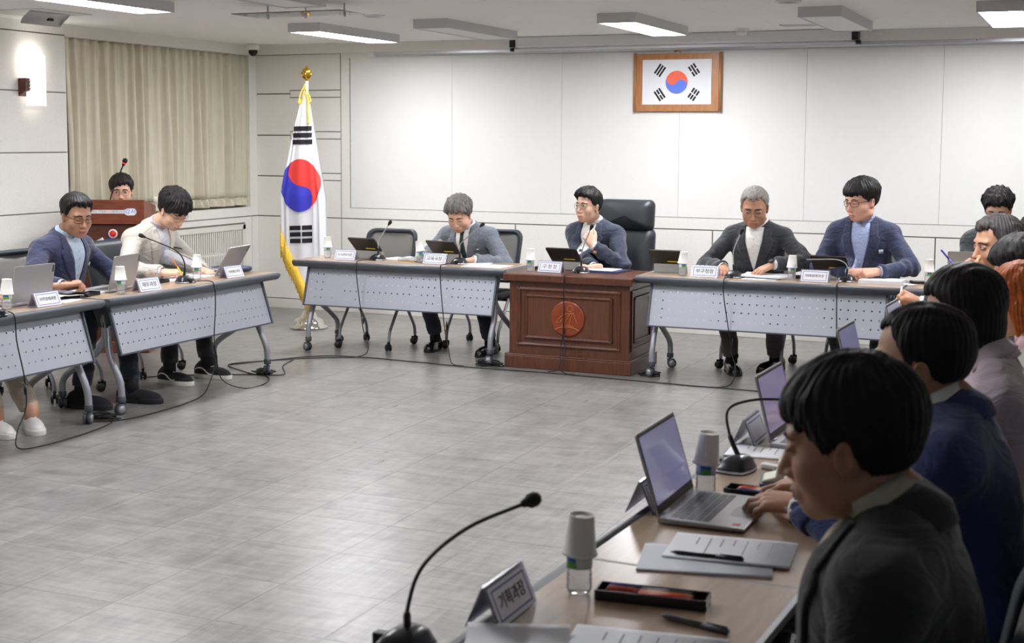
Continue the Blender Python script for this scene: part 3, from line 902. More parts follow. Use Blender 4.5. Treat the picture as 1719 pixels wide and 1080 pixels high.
text_mesh('lettering', '강서', .048, M_txb, st, TXM(.166, -.0028, zt_))
for k, c_ in enumerate(((226, 60, 140), (240, 160, 40), (110, 190, 70), (70, 130, 220), (200, 60, 150))):
    a = R(90 + 72 * k)
    MB().lathe([(0, .0012), (.011, .0012), (.011, 0)], 16, (-.188 + .0165 * math.cos(a), -.0024, zt_ + .0165 * math.sin(a)), M=Matrix.Rotation(PI / 2, 4, 'X')).build('petal', mat('petal_%d' % k, c_, 0.5), st)
# red and blue emblem on the lower front
lg = MB().lathe([(0, .003), (.034, .003), (.036, 0)], 24, (.02, .03, .93), M=Matrix.Rotation(PI / 2, 4, 'X')).build('emblem_backing', M_halo, lc)
MB().lathe([(0, .005), (.026, .005), (.026, 0)], 24, (.02, .03, .93), M=Matrix.Rotation(PI / 2, 4, 'X')).build('red_disc', mat('emblem_red', (222, 44, 36), 0.5), lg)
b = MB()
for k in range(3):
    P = smooth_path([(-.19 + .05 * k, .025, .77), (-.14 + .05 * k, .025, .82), (-.06 + .03 * k, .025, .87), (.02, .025, .885)], 5)
    b.tube(P, [.013] * 8 + [.009] * 8, 6)
b.build('blue_stroke', mat('emblem_blue', (58, 66, 214), 0.5), lg)
b = MB(); b.tube(smooth_path([(-.20, .026, .765), (-.14, .026, .83), (-.05, .026, .885)], 5), .02, 6); b.build('white_stroke', M_halo, lg)

# ================================================================= chairs
M_mesh = mat('grey_chair_mesh', (128, 126, 123), 0.8, noise=0.08, nscale=500)
M_frame = mat('charcoal_chair_frame', (52, 58, 66), 0.45)
M_seat = mat('black_seat_fabric', (34, 35, 38), 0.85, bump=0.2, bscale=300)
M_leather = mat('black_leather', (40, 43, 48), 0.42, bump=0.15, bscale=90)
def rrect(w, h, r, n=5, taper=0.0):
    p = []
    for cx, cy, a0 in ((w / 2 - r, h / 2 - r, 0), (-w / 2 + r, h / 2 - r, 90), (-w / 2 + r, -h / 2 + r, 180), (w / 2 - r, -h / 2 + r, 270)):
        for k in range(n + 1):
            a = R(a0 + 90 * k / n); p.append((cx + r * math.cos(a), cy + r * math.sin(a)))
    return [(x * (1 + taper * (y / h)), y) for x, y in p]
def make_chair(leather=False):
    t = thing('conference_chair', 'x', 'chair')
    b = MB(); rows = []
    for k, (sc, z) in enumerate(((.0, .405), (.9, .405), (1.0, .42), (1.0, .445), (.93, .462), (.6, .468), (0, .466))):
        rows.append([(x * sc, y * sc + .02, z + (.012 * (1 - (y / .24)) * 0)) for x, y in rrect(.46, .46, .09)])
    b.grid(rows, closed=True); b.build('seat', M_seat, t)
    # back: outline ring + mesh sheet, gently curved
    def bp(x, z):
        zz = z - .50
        return (x, -.205 - .16 * zz - .10 * zz * zz + .055 * (x / .23) ** 2 * .6, z)
    ring = rrect(.445, .43, .075, 6, .10)
    path = [bp(x, .725 + y) for x, y in ring]; path.append(path[0])
    if not leather:
        b = MB(); P = []
        V = []
        for (x, y) in ring:
            p = Vector(bp(x, .725 + y)); V.append(p)
        # flattened frame band
        Pg = []
        for k in range(len(ring) + 1):
            x, y = ring[k % len(ring)]
            xi, yi = x * .875, y * .86
            a = Vector(bp(x, .725 + y)); c = Vector(bp(xi, .725 + yi))
            Pg.append([a + Vector((0, -.016, 0)), a + Vector((0, .016, 0)), c + Vector((0, .010, 0)), c + Vector((0, -.010, 0))])
        b.grid(Pg, closed=True); b.build('back_frame', M_frame, t)
        b = MB(); rows = []
        for i in range(9):
            z = .725 - .185 + .37 * i / 8
            hw_ = .198 * (1 + .10 * ((z - .725) / .43))
            rows.append([bp(-hw_ + 2 * hw_ * k / 10, z) for k in range(11)])
        b.grid(rows); b.build('mesh_back', M_mesh, t, solid=0.003)
    else:
        b = MB(); rows = []
        for dy, sc in ((-.03, 0), (-.035, .8), (-.022, .98), (0, 1), (.02, .96), (.034, .8), (.036, 0)):
            rows.append([(lambda p: (p[0], p[1] + dy, p[2]))(bp(x * sc, .725 + y * sc)) for x, y in ring])
        b.grid(rows, closed=True); b.build('backrest', M_leather, t)
    b = MB()
    for s_ in (-1, 1):
        b.tube(smooth_path([(s_ * .19, .05, .40), (s_ * .195, -.16, .405), (s_ * .19, -.225, .46), (s_ * .185, -.235, .56)], 5), .014, 10)
    b.tube([(-.21, .02, .395), (.21, .02, .395)], .013, 8)
    b.build('seat_frame', M_frame, t)
    for s_ in (-1, 1):
        x = s_ * .225
        for d_, yy in ((1, .225), (-1, -.225)):
            b = MB()
            b.tube(smooth_path([(x, .02 * d_ + .0, .40), (x, .05 * d_, .355), (x, .16 * d_, .22), (x, .21 * d_, .15), (x, yy, .075)], 6), .0125, 10)
            l = b.build('leg', M_greyt, t)
            caster(x, yy, R(40 * d_ * s_) , l, M_black, M_black, .028)
    for s_ in (-1, 1):
        b = MB()
        b.tube(smooth_path([(s_ * .22, .02, .395), (s_ * .265, .0, .42), (s_ * .27, -.02, .52), (s_ * .27, -.04, .60), (s_ * .27, .0, .635)], 6), .012, 8)
        b.box(s_ * .27 - .024, s_ * .27 + .024, -.10, .15, .632, .656)
        b.build('armrest', M_black, t, bevel=0.006)
    return t
ch0 = make_chair(); chL = make_chair(True)
CHAIRS = [
    (0, 'empty grey mesh-back chair at the front row, behind the left tablet', (-5.37, 9.70), PI),
    (0, 'grey mesh-back chair of the man in the grey tweed jacket', (-4.58, 10.04), PI),
    (0, 'chair under the grey-haired man in the charcoal suit', (-2.33, 10.05), PI),
    (0, 'chair under the man in the navy suit and light blue shirt at the front row', (-1.56, 10.02), PI),
    (0, 'chair of the man behind the silver laptop at the far right of the front row', (-.675, 10.28), PI),
    (0, 'grey-legged chair under the navy-suited man at the left-hand table', (-6.26, 6.93), -PI / 2),
    (1, 'black leather chair with its back against the lectern, beside the beige jacket', (-6.31, 7.86), -PI / 2),
    (0, 'chair under the person cut off by the left edge of the photo', (-6.36, 6.0), -PI / 2),
    (0, 'chair under the speaker behind the lectern', (-7.455, 9.14), R(215)),
    (0, 'nearest dark chair at the bottom right corner, under the man in the black suit', (-.35, 2.36), PI / 2),
    (0, 'dark chair at the right edge under the man in the dark navy jacket', (-.33, 3.36), PI / 2),
    (0, 'chair under the woman with bobbed black hair', (-.22, 4.34), PI / 2),
    (0, 'chair under the woman with orange hair', (-.12, 5.2), PI / 2),
    (0, 'chair under the black-haired person behind the orange-haired woman', (-.16, 6.1), PI / 2),
    (0, 'chair under the grey-haired man holding a blue pen', (-.25, 7.0), PI / 2),
    (0, 'chair under the person at the right edge of the photo', (-.10, 7.95), PI / 2)]
used = {0: False, 1: False}
for k, lb, (x, y), rz in CHAIRS:
    p = (ch0, chL)[k]
    o = p if not used[k] else copy_tree(p)
    used[k] = True
    o.location = (x, y, 0); o.rotation_euler = (0, 0, rz); o['label'] = lb; o['group'] = 'conference chairs'
# executive chair
ex = thing('executive_chair', 'tall black leather executive chair behind the wooden desk', 'chair', (-3.50, 10.12, 0), PI)
def pad(b, rows_): b.grid(rows_, closed=True)
b = MB(); rows = []
for sc, z in ((0, .40), (.92, .40), (1, .43), (1, .48), (.92, .51), (.5, .525), (0, .52)):
    rows.append([(x * sc, y * sc, z) for x, y in rrect(.54, .52, .10)])
pad(b, rows); b.build('seat', M_leather, ex)
def back_rows(z0, z1, w, th, r=.06):
    h = z1 - z0; zc = (z0 + z1) / 2; out = []
    for dy, sc in ((-th, 0), (-th, .75), (-th * .8, .94), (-th * .3, 1.0), (th * .3, 1.0), (th * .8, .94), (th * 1.15, .75), (th * 1.2, 0)):
        out.append([(x * sc, -.25 - .12 * (zc + y * sc - .5) + dy + .03 * (x / .25) ** 2, zc + y * sc) for x, y in rrect(w, h, r, 6)])
    return out
b = MB(); pad(b, back_rows(.45, .985, .50, .05)); b.build('backrest', M_leather, ex)
b = MB(); pad(b, back_rows(.955, 1.205, .465, .058, .05)); b.build('headrest', M_leather, ex)
for s_ in (-1, 1):
    b = MB(); b.tube(smooth_path([(s_ * .26, .08, .43), (s_ * .31, .10, .50), (s_ * .31, .05, .64), (s_ * .30, -.12, .67), (s_ * .25, -.24, .64)], 6), .018, 10)
    b.build('armrest', M_black, ex)
b = MB(); b.tube([(0, 0, .08), (0, 0, .40)], .03, 12)
b.build('column', M_black, ex)
b = MB()
for k in range(5):
    a = 2 * PI * k / 5 + .3; b.tube([(0, 0, .11), (.30 * math.cos(a), .30 * math.sin(a), .075)], [.028, .016], 8)
st_ = b.build('star_base', M_black, ex)
for k in range(5):
    a = 2 * PI * k / 5 + .3; caster(.30 * math.cos(a), .30 * math.sin(a), a, st_, M_black, M_black, .028)
# ================================================================= things on the tables
TZ = .7205                       # table top
M_clear = glass_mat('clear_pet', (250, 252, 254), alpha=0.22, blend=0.15)
M_acr = glass_mat('clear_acrylic', (244, 244, 254), rough=0.16, alpha=0.16, blend=0.15)
M_cup = mat('white_paper_cup', (240, 239, 234), 0.6)
M_lblb = mat('label_blue', (52, 112, 196), 0.4); M_lblg = mat('label_green', (96, 170, 60), 0.4)
M_lblw = mat('label_white', (214, 224, 234), 0.4)
M_card = mat('card_white', (242, 243, 250), 0.5); M_cardb = mat('card_blue_line', (64, 92, 176), 0.5)
M_text = mat('ink_text', (34, 36, 48), 0.6)
M_silver = mat('silver_laptop', (172, 171, 172), 0.38, 0.55)
M_keys = mat('dark_keys', (62, 64, 70), 0.45)
def bottle(label):
    t = thing('water_bottle', label, 'water bottle', (0, 0, 0), 0, 'small water bottles on the tables')
    prof = [(0, .002), (.016, .001), (.024, .004), (.0268, .012)]
    for k in range(3):
        z = .018 + k * .0118
        prof += [(.0272, z), (.0272, z + .005), (.0252, z + .0085)]
    prof += [(.0270, .056), (.0270, .100), (.0255, .124), (.017, .140), (.0125, .148), (.0125, .158)]
    MB().lathe(prof, 24).build('bottle_body', M_clear, t)
    b = MB(); b.lathe([(.0274, .058), (.0274, .086)], 24); b.build('label_band', M_lblw, t)
    def arc(a0, a1, z0, z1, m_, nm, rr=.0277):
        rows = [[(rr * math.cos(R(a0 + (a1 - a0) * k / 8)), rr * math.sin(R(a0 + (a1 - a0) * k / 8)), z0 if i == 0 else z1 + (.004 * math.sin(PI * k / 8) if i else 0)) for k in range(9)] for i in range(2)]
        bb = MB(); bb.grid(rows); return bb.build(nm, m_, t)
    arc(-128, -66, .072, .083, M_lblb, 'label_picture'); arc(-128, -62, .060, .0705, M_lblg, 'label_picture', .0279)
    arc(40, 110, .072, .083, M_lblb, 'label_picture'); arc(40, 110, .060, .0705, M_lblg, 'label_picture', .0279)
    MB().lathe([(.0142, .148), (.0142, .164), (.012, .166), (0, .166)], 18).build('cap', M_white, t)
    return t
def cup(label):
    t = tag(MB().lathe([(.0365, 0), (.0382, .001), (.0388, .004), (.037, .0065), (.0355, .007), (.0262, .082), (.0268, .0855), (.0255, .0858), (.0245, .080), (0, .0795)], 28)
            .build('paper_cup', M_cup), label, 'paper cup', 'paper cups turned over the bottles')
    return t
B0 = bottle('x'); C0 = cup('x')
BOT = [
    # x, y, z, tilt, rot, words
    (-5.567, 5.828, TZ, 3, 40, 'at the left edge beside the silver laptop'),
    (-5.503, 6.712, TZ, -2, 20, 'in front of the laptop between the two left-hand men'),
    (-5.604, 7.618, TZ, 2, 35, 'beside the table microphone before the beige jacket'),
    (-5.715, 9.501, TZ, 0, 45, 'at the left end of the front row before the standing flag'),
    (-4.834, 9.417, TZ, -11, 40, 'standing before the man in the grey tweed jacket'),
    (-3.897, 9.374, .7005, 2, 15, 'on the left of the wooden desk'),
    (-2.730, 9.391, TZ, 4, 40, 'at the left end of the table right of the wooden desk'),
    (-1.966, 9.452, TZ, 2, 30, 'between the two suited men right of the desk'),
    (-1.065, 9.560, TZ, 1, 25, 'before the far right laptop of the front row'),
    (-.988, 2.660, TZ, 3, -20, 'nearest to the viewer beside the open pen tray'),
    (-.961, 3.565, TZ, 5, 20, 'behind the open laptop with the typing hand'),
]
for i, (x, y, z, tl, rt, w_) in enumerate(BOT):
    o = B0 if i == 0 else copy_tree(B0)
    o.location = (x, y, z); o.rotation_euler = (0, 0, R(rt)); o['label'] = 'small clear water bottle ' + w_
    c = C0 if i == 0 else copy_tree(C0)
    c.location = (x, y, z + .0835 + abs(R(tl)) * .034); c.rotation_euler = (0, R(tl), 0)
    c['label'] = 'upturned white paper cup over the bottle ' + w_.replace('standing ', '').replace('the two suited men', 'the suited men').replace('at the left end of the table right of the wooden desk', 'right of the wooden desk').replace('at the left end of the front row before', 'before').replace('in front of the laptop between the two left-hand men', 'between the two left-hand men').replace(' beside the open pen tray', '')

# name plates ------------------------------------------------------------
def nameplate(body, label, loc, rz, w=.205, sc=1.0):
    t = thing('name_plate', label, 'name plate', loc, rz, 'acrylic tent name plates')
    h, d = .082 * sc, .038
    b = MB()
    def sheet(y0_, y1_, x0_, x1_, zz0, zz1, th, mb):
        mb.prism([(y0_, zz0), (y1_, zz1), (y1_ + th, zz1), (y0_ + th, zz0)], 'x', x0_, x1_)
    sheet(-d, -.0030, -w / 2, w / 2, 0, h, .0022, b); sheet(d, .0030, -w / 2, w / 2, 0, h, -.0022, b); b.box(-w / 2, w / 2, -.0032, .0032, h, h + .002)
    b.build('acrylic_tent', M_acr, t)
    sl = math.atan2(h, d - .003)
    for s_ in (-1, 1):
        M = Matrix.Rotation(0 if s_ < 0 else PI, 4, 'Z') @ Matrix.Translation((0, -(d + .003) * .5 - .0004, h * .5)) @ Matrix.Rotation(sl, 4, 'X')
        c = MB(); c.box(-w / 2 + .008, w / 2 - .008, -h * .50, h * .48, .0004, .0012, 0, M)
        co = c.build('card', M_card, t)
        f = MB(); wx, hy, e = w / 2 - .018, h * .39, .0032
        zz = (.0012, .0016)
        f.box(-wx, wx, hy - e, hy, *zz, 0, M); f.box(-wx, wx, -hy, -hy + e, *zz, 0, M)
        f.box(-wx, -wx + e, -hy, hy, *zz, 0, M); f.box(wx - e, wx, -hy, hy, *zz, 0, M)
        f.build('border', M_cardb, co)
        if body:
            text_mesh('lettering', body, min(.042, (wx * 1.72) / max(3, len(body.replace(' ', '')) + .5 * body.count(' '))), M_text, co, M @ Matrix.Translation((0, 0, .0020)))
    return t
YZ = lambda d: R(d)
NP = [
    ('지역경제과장', 'left-hand name plate reading 지역경제과장, below the leftmost laptop', (-5.495, 6.047, TZ), 86),
    ('재무과장', 'left-hand name plate reading 재무과장, between two bottles', (-5.475, 6.925, TZ), 84),
    ('기획예산과장', 'left-hand name plate reading 기획예산과장, at the end by the folded laptop', (-5.49, 7.856, TZ), 86),
    ('도시관리국장', 'front-row name plate reading 도시관리국장, under the left tablet', (-5.483, 9.40, TZ), 0),
    ('교육국장', 'front-row name plate reading 교육국장, before the tweed jacket', (-4.70, 9.41, TZ), 0),
    ('구 청 장', 'name plate reading 구청장 on the wooden desk', (-3.737, 9.39, .7005), -3),
    ('부구청장', 'front-row name plate reading 부구청장, left of the microphone before the charcoal suit', (-2.556, 9.365, TZ), 0),
    ('미래경제국장', 'front-row name plate reading 미래경제국장, before the light blue shirt', (-1.79, 9.385, TZ), -3),
    ('기획과장', 'nearest name plate at the bottom, beside the closest microphone', (-1.085, 2.475, TZ), -90),
    ('', 'name plate behind the screen of the nearest open laptop', (-1.065, 3.40, TZ), -90),
    ('', 'name plate beside the second open laptop of the right-hand row', (-1.01, 4.28, TZ), -90)]
for b_, lb, loc, rz in NP:
    nameplate(b_, lb, loc, R(rz), .20 if loc[1] > 9 else .195)

# microphones ------------------------------------------------------------
def gooseneck(label, loc, rz, path, neck=M_black, base='wedge', head_r=.0135, glossy=True, cable=True):
    """path: points in local metres from the base top to the head; local -Y is the cable side"""
    t = thing('table_microphone', label, 'microphone', loc, rz, 'gooseneck table microphones')
    b = MB(); n = 24; rows = []
    for (sx_, sy, z, dy) in ((0, 0, 0, 0), (.068, .056, 0, 0), (.070, .058, .006, 0), (.066, .054, .014, 0), (.052, .040, .034, .006), (.030, .022, .047, .010), (0, 0, .049, .010)):
        row = []
        for k in range(n):
            a = 2 * PI * k / n
            cx, sy_ = math.cos(a), math.sin(a)
            f_ = 1 / max(abs(cx), abs(sy_)) ** .55
            row.append((sx_ * cx * f_ * .9, dy + sy * sy_ * f_ * .9, z))
        rows.append(row)
    b.grid(rows, closed=True)
    b.build('base', mat('mic_base', (38, 40, 44), 0.28), t)
    b = MB(); rows = []
    for sc in (1.01, 1.04):
        rows.append([(x * sc, y * sc, .0035 if sc > 1.02 else .009) for x, y in [(.070 * math.cos(2 * PI * k / n) / max(abs(math.cos(2 * PI * k / n)), abs(math.sin(2 * PI * k / n))) ** .55 * .9, .058 * math.sin(2 * PI * k / n) / max(abs(math.cos(2 * PI * k / n)), abs(math.sin(2 * PI * k / n))) ** .55 * .9) for k in range(n)]])
    b.grid(rows, closed=True); b.build('silver_trim', M_alu, t)
    MB().box(-.012, .012, -.060, -.03, .002, .03).build('cable_socket', M_black, t, bevel=0.003)
    P = [Vector(p) for p in smooth_path(path, 8)]
    nn = len(P); k1 = max(2, nn // 5)
    MB().tube(P[:k1 + 1], [.0085] + [.0075] * (k1 - 1) + [.0055], 10).build('neck_sleeve', M_black, t)
    MB().tube(P[k1:], .0042, 8).build('gooseneck', neck, t)
    d = (P[-1] - P[-2]).normalized()
    q = Vector((0, 0, 1)).rotation_difference(d).to_matrix().to_4x4()
    MB().lathe([(.005, -.012), (.008, -.006), (.010, .004), (head_r, .014), (head_r, .028), (head_r * .8, .036), (0, .040)], 18, P[-1], M=q).build('mic_head', M_blackm, t)
    return t
MSLV = mat('silver_gooseneck', (196, 196, 198), 0.3, 0.7)
gooseneck('table microphone beside the left tablet, silver neck crossing the empty mesh chair', (-5.258, 9.50, TZ), 0,
          [(0, .01, .045), (.0, .01, .12), (.01, .005, .16), (.13, -.05, .29)], MSLV)
gooseneck('table microphone before the grey tweed jacket, neck pointing up right', (-4.542, 9.50, TZ), 0,
          [(0, .01, .045), (.0, .01, .12), (.025, .0, .17), (.20, -.04, .30)], M_greyt)
gooseneck('table microphone on the wooden desk before the man resting his chin', (-3.524, 9.45, .7005), 0,
          [(0, .01, .045), (.0, .01, .13), (.02, .0, .20), (.085, -.03, .33)], M_greyt)
gooseneck('table microphone before the charcoal suit and white shirt', (-2.373, 9.43, TZ), 0,
          [(0, .01, .045), (-.005, .01, .12), (.0, .0, .20), (.055, -.03, .315)], MSLV)
gooseneck('table microphone bent low to the left before the light blue shirt', (-1.603, 9.50, TZ), 0,
          [(0, .01, .045), (.005, .01, .09), (-.01, .005, .125), (-.07, -.02, .15), (-.20, -.05, .148), (-.275, -.06, .145)], M_greyt)
gooseneck('table microphone before the beige jacket, neck arching to the left', (-5.56, 7.43, TZ), R(75),
          [(0, .01, .045), (.0, .01, .14), (-.06, .03, .22), (-.27, .07, .315)], M_black)
gooseneck('table microphone with its black base just inside the left edge of the photo', (-5.43, 5.60, TZ), R(85),
          [(0, .01, .045), (.0, .01, .12), (-.06, .02, .18), (-.2, .04, .22)], M_black)
gooseneck('nearest table microphone at the bottom, long black neck arching to the right', (-1.175, 2.215, TZ), R(-90),
          [(0, .01, .04), (-.005, .01, .09), (-.05, .02, .155), (-.18, .05, .195), (-.33, .11, .215)], M_black, head_r=.0155)
gooseneck('silver-edged table microphone behind the bottle by the open laptop, neck bending right', (-.955, 3.87, TZ), R(-100),
          [(0, .01, .04), (-.02, -.03, .10), (-.03, -.04, .17), (-.06, .02, .20), (-.08, .12, .21), (-.09, .26, .215)], M_black)
lm = thing('lectern_microphone', 'thin black microphone with a red ring rising from the lectern', 'microphone', (-7.36, 8.86, 1.15))
MB().tube(smooth_path([(0, 0, 0), (.035, .01, .11), (.12, .03, .30)], 8), .0055, 8).build('gooseneck', M_black, lm)
q = Vector((0, 0, 1)).rotation_difference(Vector((.085, .02, .19)).normalized()).to_matrix().to_4x4()
MB().lathe([(.007, -.005), (.014, .012), (.014, .018)], 14, (.12, .03, .30), M=q).build('head_base', M_black, lm)
MB().lathe([(.0165, .018), (.0165, .027)], 14, (.12, .03, .30), M=q).build('red_ring', emit_mat('red_ring', (255, 50, 40), 1.2), lm)
MB().lathe([(.0185, .027), (.02, .04), (.018, .056), (0, .066)], 14, (.12, .03, .30), M=q).build('windscreen', M_blackm, lm)

# tablets on folding stands ----------------------------------------------
def tablet(label, loc, rz):
    t = thing('tablet', label, 'tablet', loc, rz, 'black tablets on grey folding stands')
    # the stand: grey folio wedge under the tablet, the black back leans to the viewer at its foot
    w = .125
    b = MB(); b.prism([(.022, 0), (.105, 0), (.066, .066), (.040, .060)], 'x', -w * .93, w * .93)
    b.build('stand', mat('grey_folio', (150, 149, 144), 0.6), t, bevel=0.002)
    M = Matrix.Translation((0, .034, .066)) @ Matrix.Rotation(R(50), 4, 'X')
    b = MB(); pr = rrect(2 * w, .168, .010, 4)
    V = [M @ Vector((x, 0.0, y + .07)) for x, y in pr] + [M @ Vector((x, .009, y + .07)) for x, y in pr]
    n = len(pr)
    b.add(V, [(i, (i + 1) % n, n + (i + 1) % n, n + i) for i in range(n)] + [tuple(range(n))[::-1], tuple(range(n, 2 * n))])
    b.build('tablet_body', mat('tablet_black', (34, 28, 26), 0.5), t)
    b = MB(); b.box(-.012, .075, -.0012, .001, .018, .027, 0, M); b.build('yellow_sticker', mat('yellow_sticker', (250, 220, 40), 0.5), t)
    return t
tb0 = tablet('black tablet on a grey stand before the empty mesh chair, yellow strip on its back', (-5.40, 9.57, TZ), R(-4))
TABS = [('black tablet on a grey stand with a yellow strip, before the tweed jacket', (-4.72, 9.60, TZ), -4),
        ('black tablet on the wooden desk before the man resting his chin', (-3.71, 9.60, .7005), -3),
        ('black tablet at the left end of the table right of the wooden desk', (-2.885, 9.55, TZ), 0),
        ('black tablet behind the low microphone before the light blue shirt', (-1.73, 9.60, TZ), -4)]
for lb, loc, rz in TABS: dup(tb0, lb, loc, R(rz))

# laptops ----------------------------------------------------------------
def screen_mat():
    m, nt, b = base_mat('laptop_screen'); N.nt = nt
    tc = nt.nodes.new('ShaderNodeTexCoord'); sx = nt.nodes.new('ShaderNodeSeparateXYZ')
    nt.links.new(tc.outputs['UV'], sx.inputs[0])
    b.inputs['Base Color'].default_value = (.01, .01, .012, 1); b.inputs['Roughness'].default_value = 0.12
    b.inputs['Emission Color'].default_value = srgb(176, 172, 220); b.inputs['Emission Strength'].default_value = 0.30
    return m
M_screen = screen_mat()
def laptop(label, loc, rz, open_deg=110, plain=False, lit=True, tagpos=None):
    """local: hinge line along X at y=0, keyboard towards +Y (user side), lid's outside faces -Y"""
    t = thing('laptop', label, 'laptop', loc, rz, 'silver laptops')
    w, d = .322, .222
    b = MB(); b.prism([(0, .002), (d, .004), (d, .012), (0, .016)], 'x', -w / 2, w / 2); b.build('base', M_silver, t, bevel=0.003)
    k = MB()
    for r_ in range(5):
        for c_ in range(13):
            x0 = -.138 + c_ * .0213; y0_ = .028 + r_ * .0205
            zz = .0158 - (y0_ / d) * .004
            k.box(x0, x0 + .0182, y0_, y0_ + .0172, zz - .001, zz + .0012)
    k.build('keyboard', M_keys, t)
    MB().box(-.052, .052, .140, .210, .0115, .0132).build('touchpad', mat('touchpad', (190, 189, 190), 0.3, 0.3), t)
    MB().box(.118, .136, .185, .203, .0118, .0134).build('sticker', mat('red_sticker', (214, 64, 56), 0.5), t)
    M = Matrix.Translation((0, .004, .014)) @ Matrix.Rotation(R(open_deg - 90), 4, 'X')
    b = MB(); pr = rrect(w, .215, .008, 4); n = len(pr)
    V = [M @ Vector((x, -.004, y + .110)) for x, y in pr] + [M @ Vector((x, .0015, y + .110)) for x, y in pr]
    b.add(V, [(i, (i + 1) % n, n + (i + 1) % n, n + i) for i in range(n)] + [tuple(range(n))[::-1], tuple(range(n, 2 * n))])
    lid = b.build('lid', M_silver, t)
    MB().box(-w / 2 + .005, w / 2 - .005, .0012, .0024, .008, .213, 0, M).build('bezel', M_black, lid)
    MB().box(-w / 2 + .010, w / 2 - .010, .002, .003, .030, .206, 0, M).build('screen', M_screen, lid)
    for s_ in (-1, 1):
        MB().tube([(s_ * .10 - .028, .003, .014), (s_ * .10 + .028, .003, .014)], .006, 10).build('hinge', M_alu, t)
    MB().box(w / 2 - .018, w / 2 - .006, -.0052, -.0038, .165, .205, 0, M).build('logo_tab', M_keys, lid)
    return t
# lid outside faces the room; local -Y (lid outside) for the left row faces +X
laptop('leftmost silver laptop, seen from behind its open lid at the left edge', (-5.62, 6.075, TZ), R(90), 100)
laptop('silver laptop seen from behind its lid before the navy-suited man, tilted to the right', (-5.63, 6.875, TZ), R(100), 103)
laptop('silver laptop with its lid leaning well back before the beige jacket', (-5.655, 8.03, TZ), R(98), 121)
laptop('silver laptop seen from behind at the far right of the front row', (-.79, 9.62, TZ), R(2), 100)
laptop('nearest open laptop with a pale violet screen and a hand on its keyboard', (-.995, 3.395, TZ), R(-90), 107)
laptop('second open laptop of the right-hand row, beside a tent name plate', (-.925, 4.36, TZ), R(-92), 104)
laptop('third open laptop of the right-hand row, its lid top just above the black hair', (-.885, 5.55, TZ), R(-92), 104)
laptop('farthest open laptop of the right-hand row, against the grey table front', (-.83, 6.45, TZ), R(-92), 104)

# papers, books and trays ------------------------------------------------
def sheet_stack(name, label, cat, loc, rz, w=.21, d=.297, h=.006, m_=M_paper, lines=0, group=None, curl=0.0):
    t = thing(name, label, cat, loc, rz, group)
    n = 14; th = max(h, .0012)
    P = []; Q = []
    for i in range(n + 1):
        x = -w / 2 + w * i / n
        z = curl * max(0, abs(i / n - .5) * 2 - .3) ** 2
        P.append([(x, -d / 2, th + z), (x, d / 2, th + z)])
    b = MB(); b.grid(P); b.grid([[(x, y, z - th) for x, y, z in r_] for r_ in P])
    for i in range(n):
        b.add([P[i][0], P[i + 1][0], (P[i + 1][0][0], -d / 2, P[i + 1][0][2] - th), (P[i][0][0], -d / 2, P[i][0][2] - th)], [(0, 1, 2, 3)])
        b.add([P[i][1], P[i + 1][1], (P[i + 1][1][0], d / 2, P[i + 1][1][2] - th), (P[i][1][0], d / 2, P[i][1][2] - th)], [(0, 1, 2, 3)])
    for e in (P[0], P[-1]):
        b.add([e[0], e[1], (e[1][0], e[1][1], e[1][2] - th), (e[0][0], e[0][1], e[0][2] - th)], [(0, 1, 2, 3)])
    b.build('sheets', m_, t)
    if lines:
        b = MB(); rg_ = random.Random(lines)
        for k in range(lines):
            y = d / 2 - .03 - k * (d - .06) / max(1, lines)
            b.box(-w * .36, -w * .36 + w * .7 * rg_.uniform(.25, 1), y, y + .003, th + .0002, th + .0006)
        b.build('print', mat('faint_print', (150, 152, 160), 0.7), t)
    return t
PG = 'loose papers on the tables'
sheet_stack('document_stack', 'white papers half under the paper sheet stack beside the nearest laptop, edges spread', 'papers', (-.80, 2.985, TZ), R(-78), .20, .30, .004, mat('grey_paper', (206, 210, 216), 0.6), 0, PG)
sheet_stack('document_sheet', 'white printed sheet on top of the papers beside the nearest laptop', 'papers', (-.765, 3.075, TZ + .006), R(-84), .20, .29, .002, M_paper, 8, PG)
sheet_stack('document_sheet', 'printed sheet with red lines at the bottom edge, before the man in black', 'papers', (-.76, 2.395, TZ), R(-82), .21, .30, .002, M_paper, 7, PG)
sheet_stack('document_sheet', 'white curled sheet at the bottom edge below the nearest name plate', 'papers', (-.985, 2.315, TZ), R(-70), .17, .20, .002, M_paper, 0, PG, .03)
sheet_stack('document_sheet', 'papers under the second open laptop of the right-hand row', 'papers', (-.93, 4.13, TZ), R(-86), .17, .22, .003, M_paper, 7, PG)
sheet_stack('document_stack', 'papers at the left tablet microphone, before the empty mesh chair', 'papers', (-5.14, 9.64, TZ), R(80), .2, .2, .008, M_paper, 0, PG)
sheet_stack('document_sheet', 'white sheet at the right end of the table beside the wooden desk', 'papers', (-4.27, 9.42, TZ), R(88), .24, .33, .002, M_paper, 0, PG)
sheet_stack('document_stack', 'papers under the writing hand of the man in the tweed jacket', 'papers', (-4.42, 9.55, TZ), R(90), .18, .2, .004, M_paper, 0, PG)
sheet_stack('blue_folder', 'blue folder with white papers on the wooden desk', 'folder', (-3.40, 9.60, .7005), R(88), .22, .30, .014, mat('navy_folder', (58, 68, 110), 0.5), 0)
sheet_stack('document_sheet', 'white papers on top of the blue folder on the wooden desk', 'papers', (-3.41, 9.60, .7155), R(86), .20, .24, .004, M_paper, 0, PG)
sheet_stack('document_stack', 'thick open papers under the hands of the man in the charcoal suit', 'papers', (-2.18, 9.52, TZ), R(82), .24, .34, .012, M_paper, 0, PG, .02)
sheet_stack('document_sheet', 'printed sheet sticking out below the open papers at the charcoal suit', 'papers', (-2.17, 9.42, TZ + .0003), R(86), .18, .24, .002, M_paper, 6, PG)
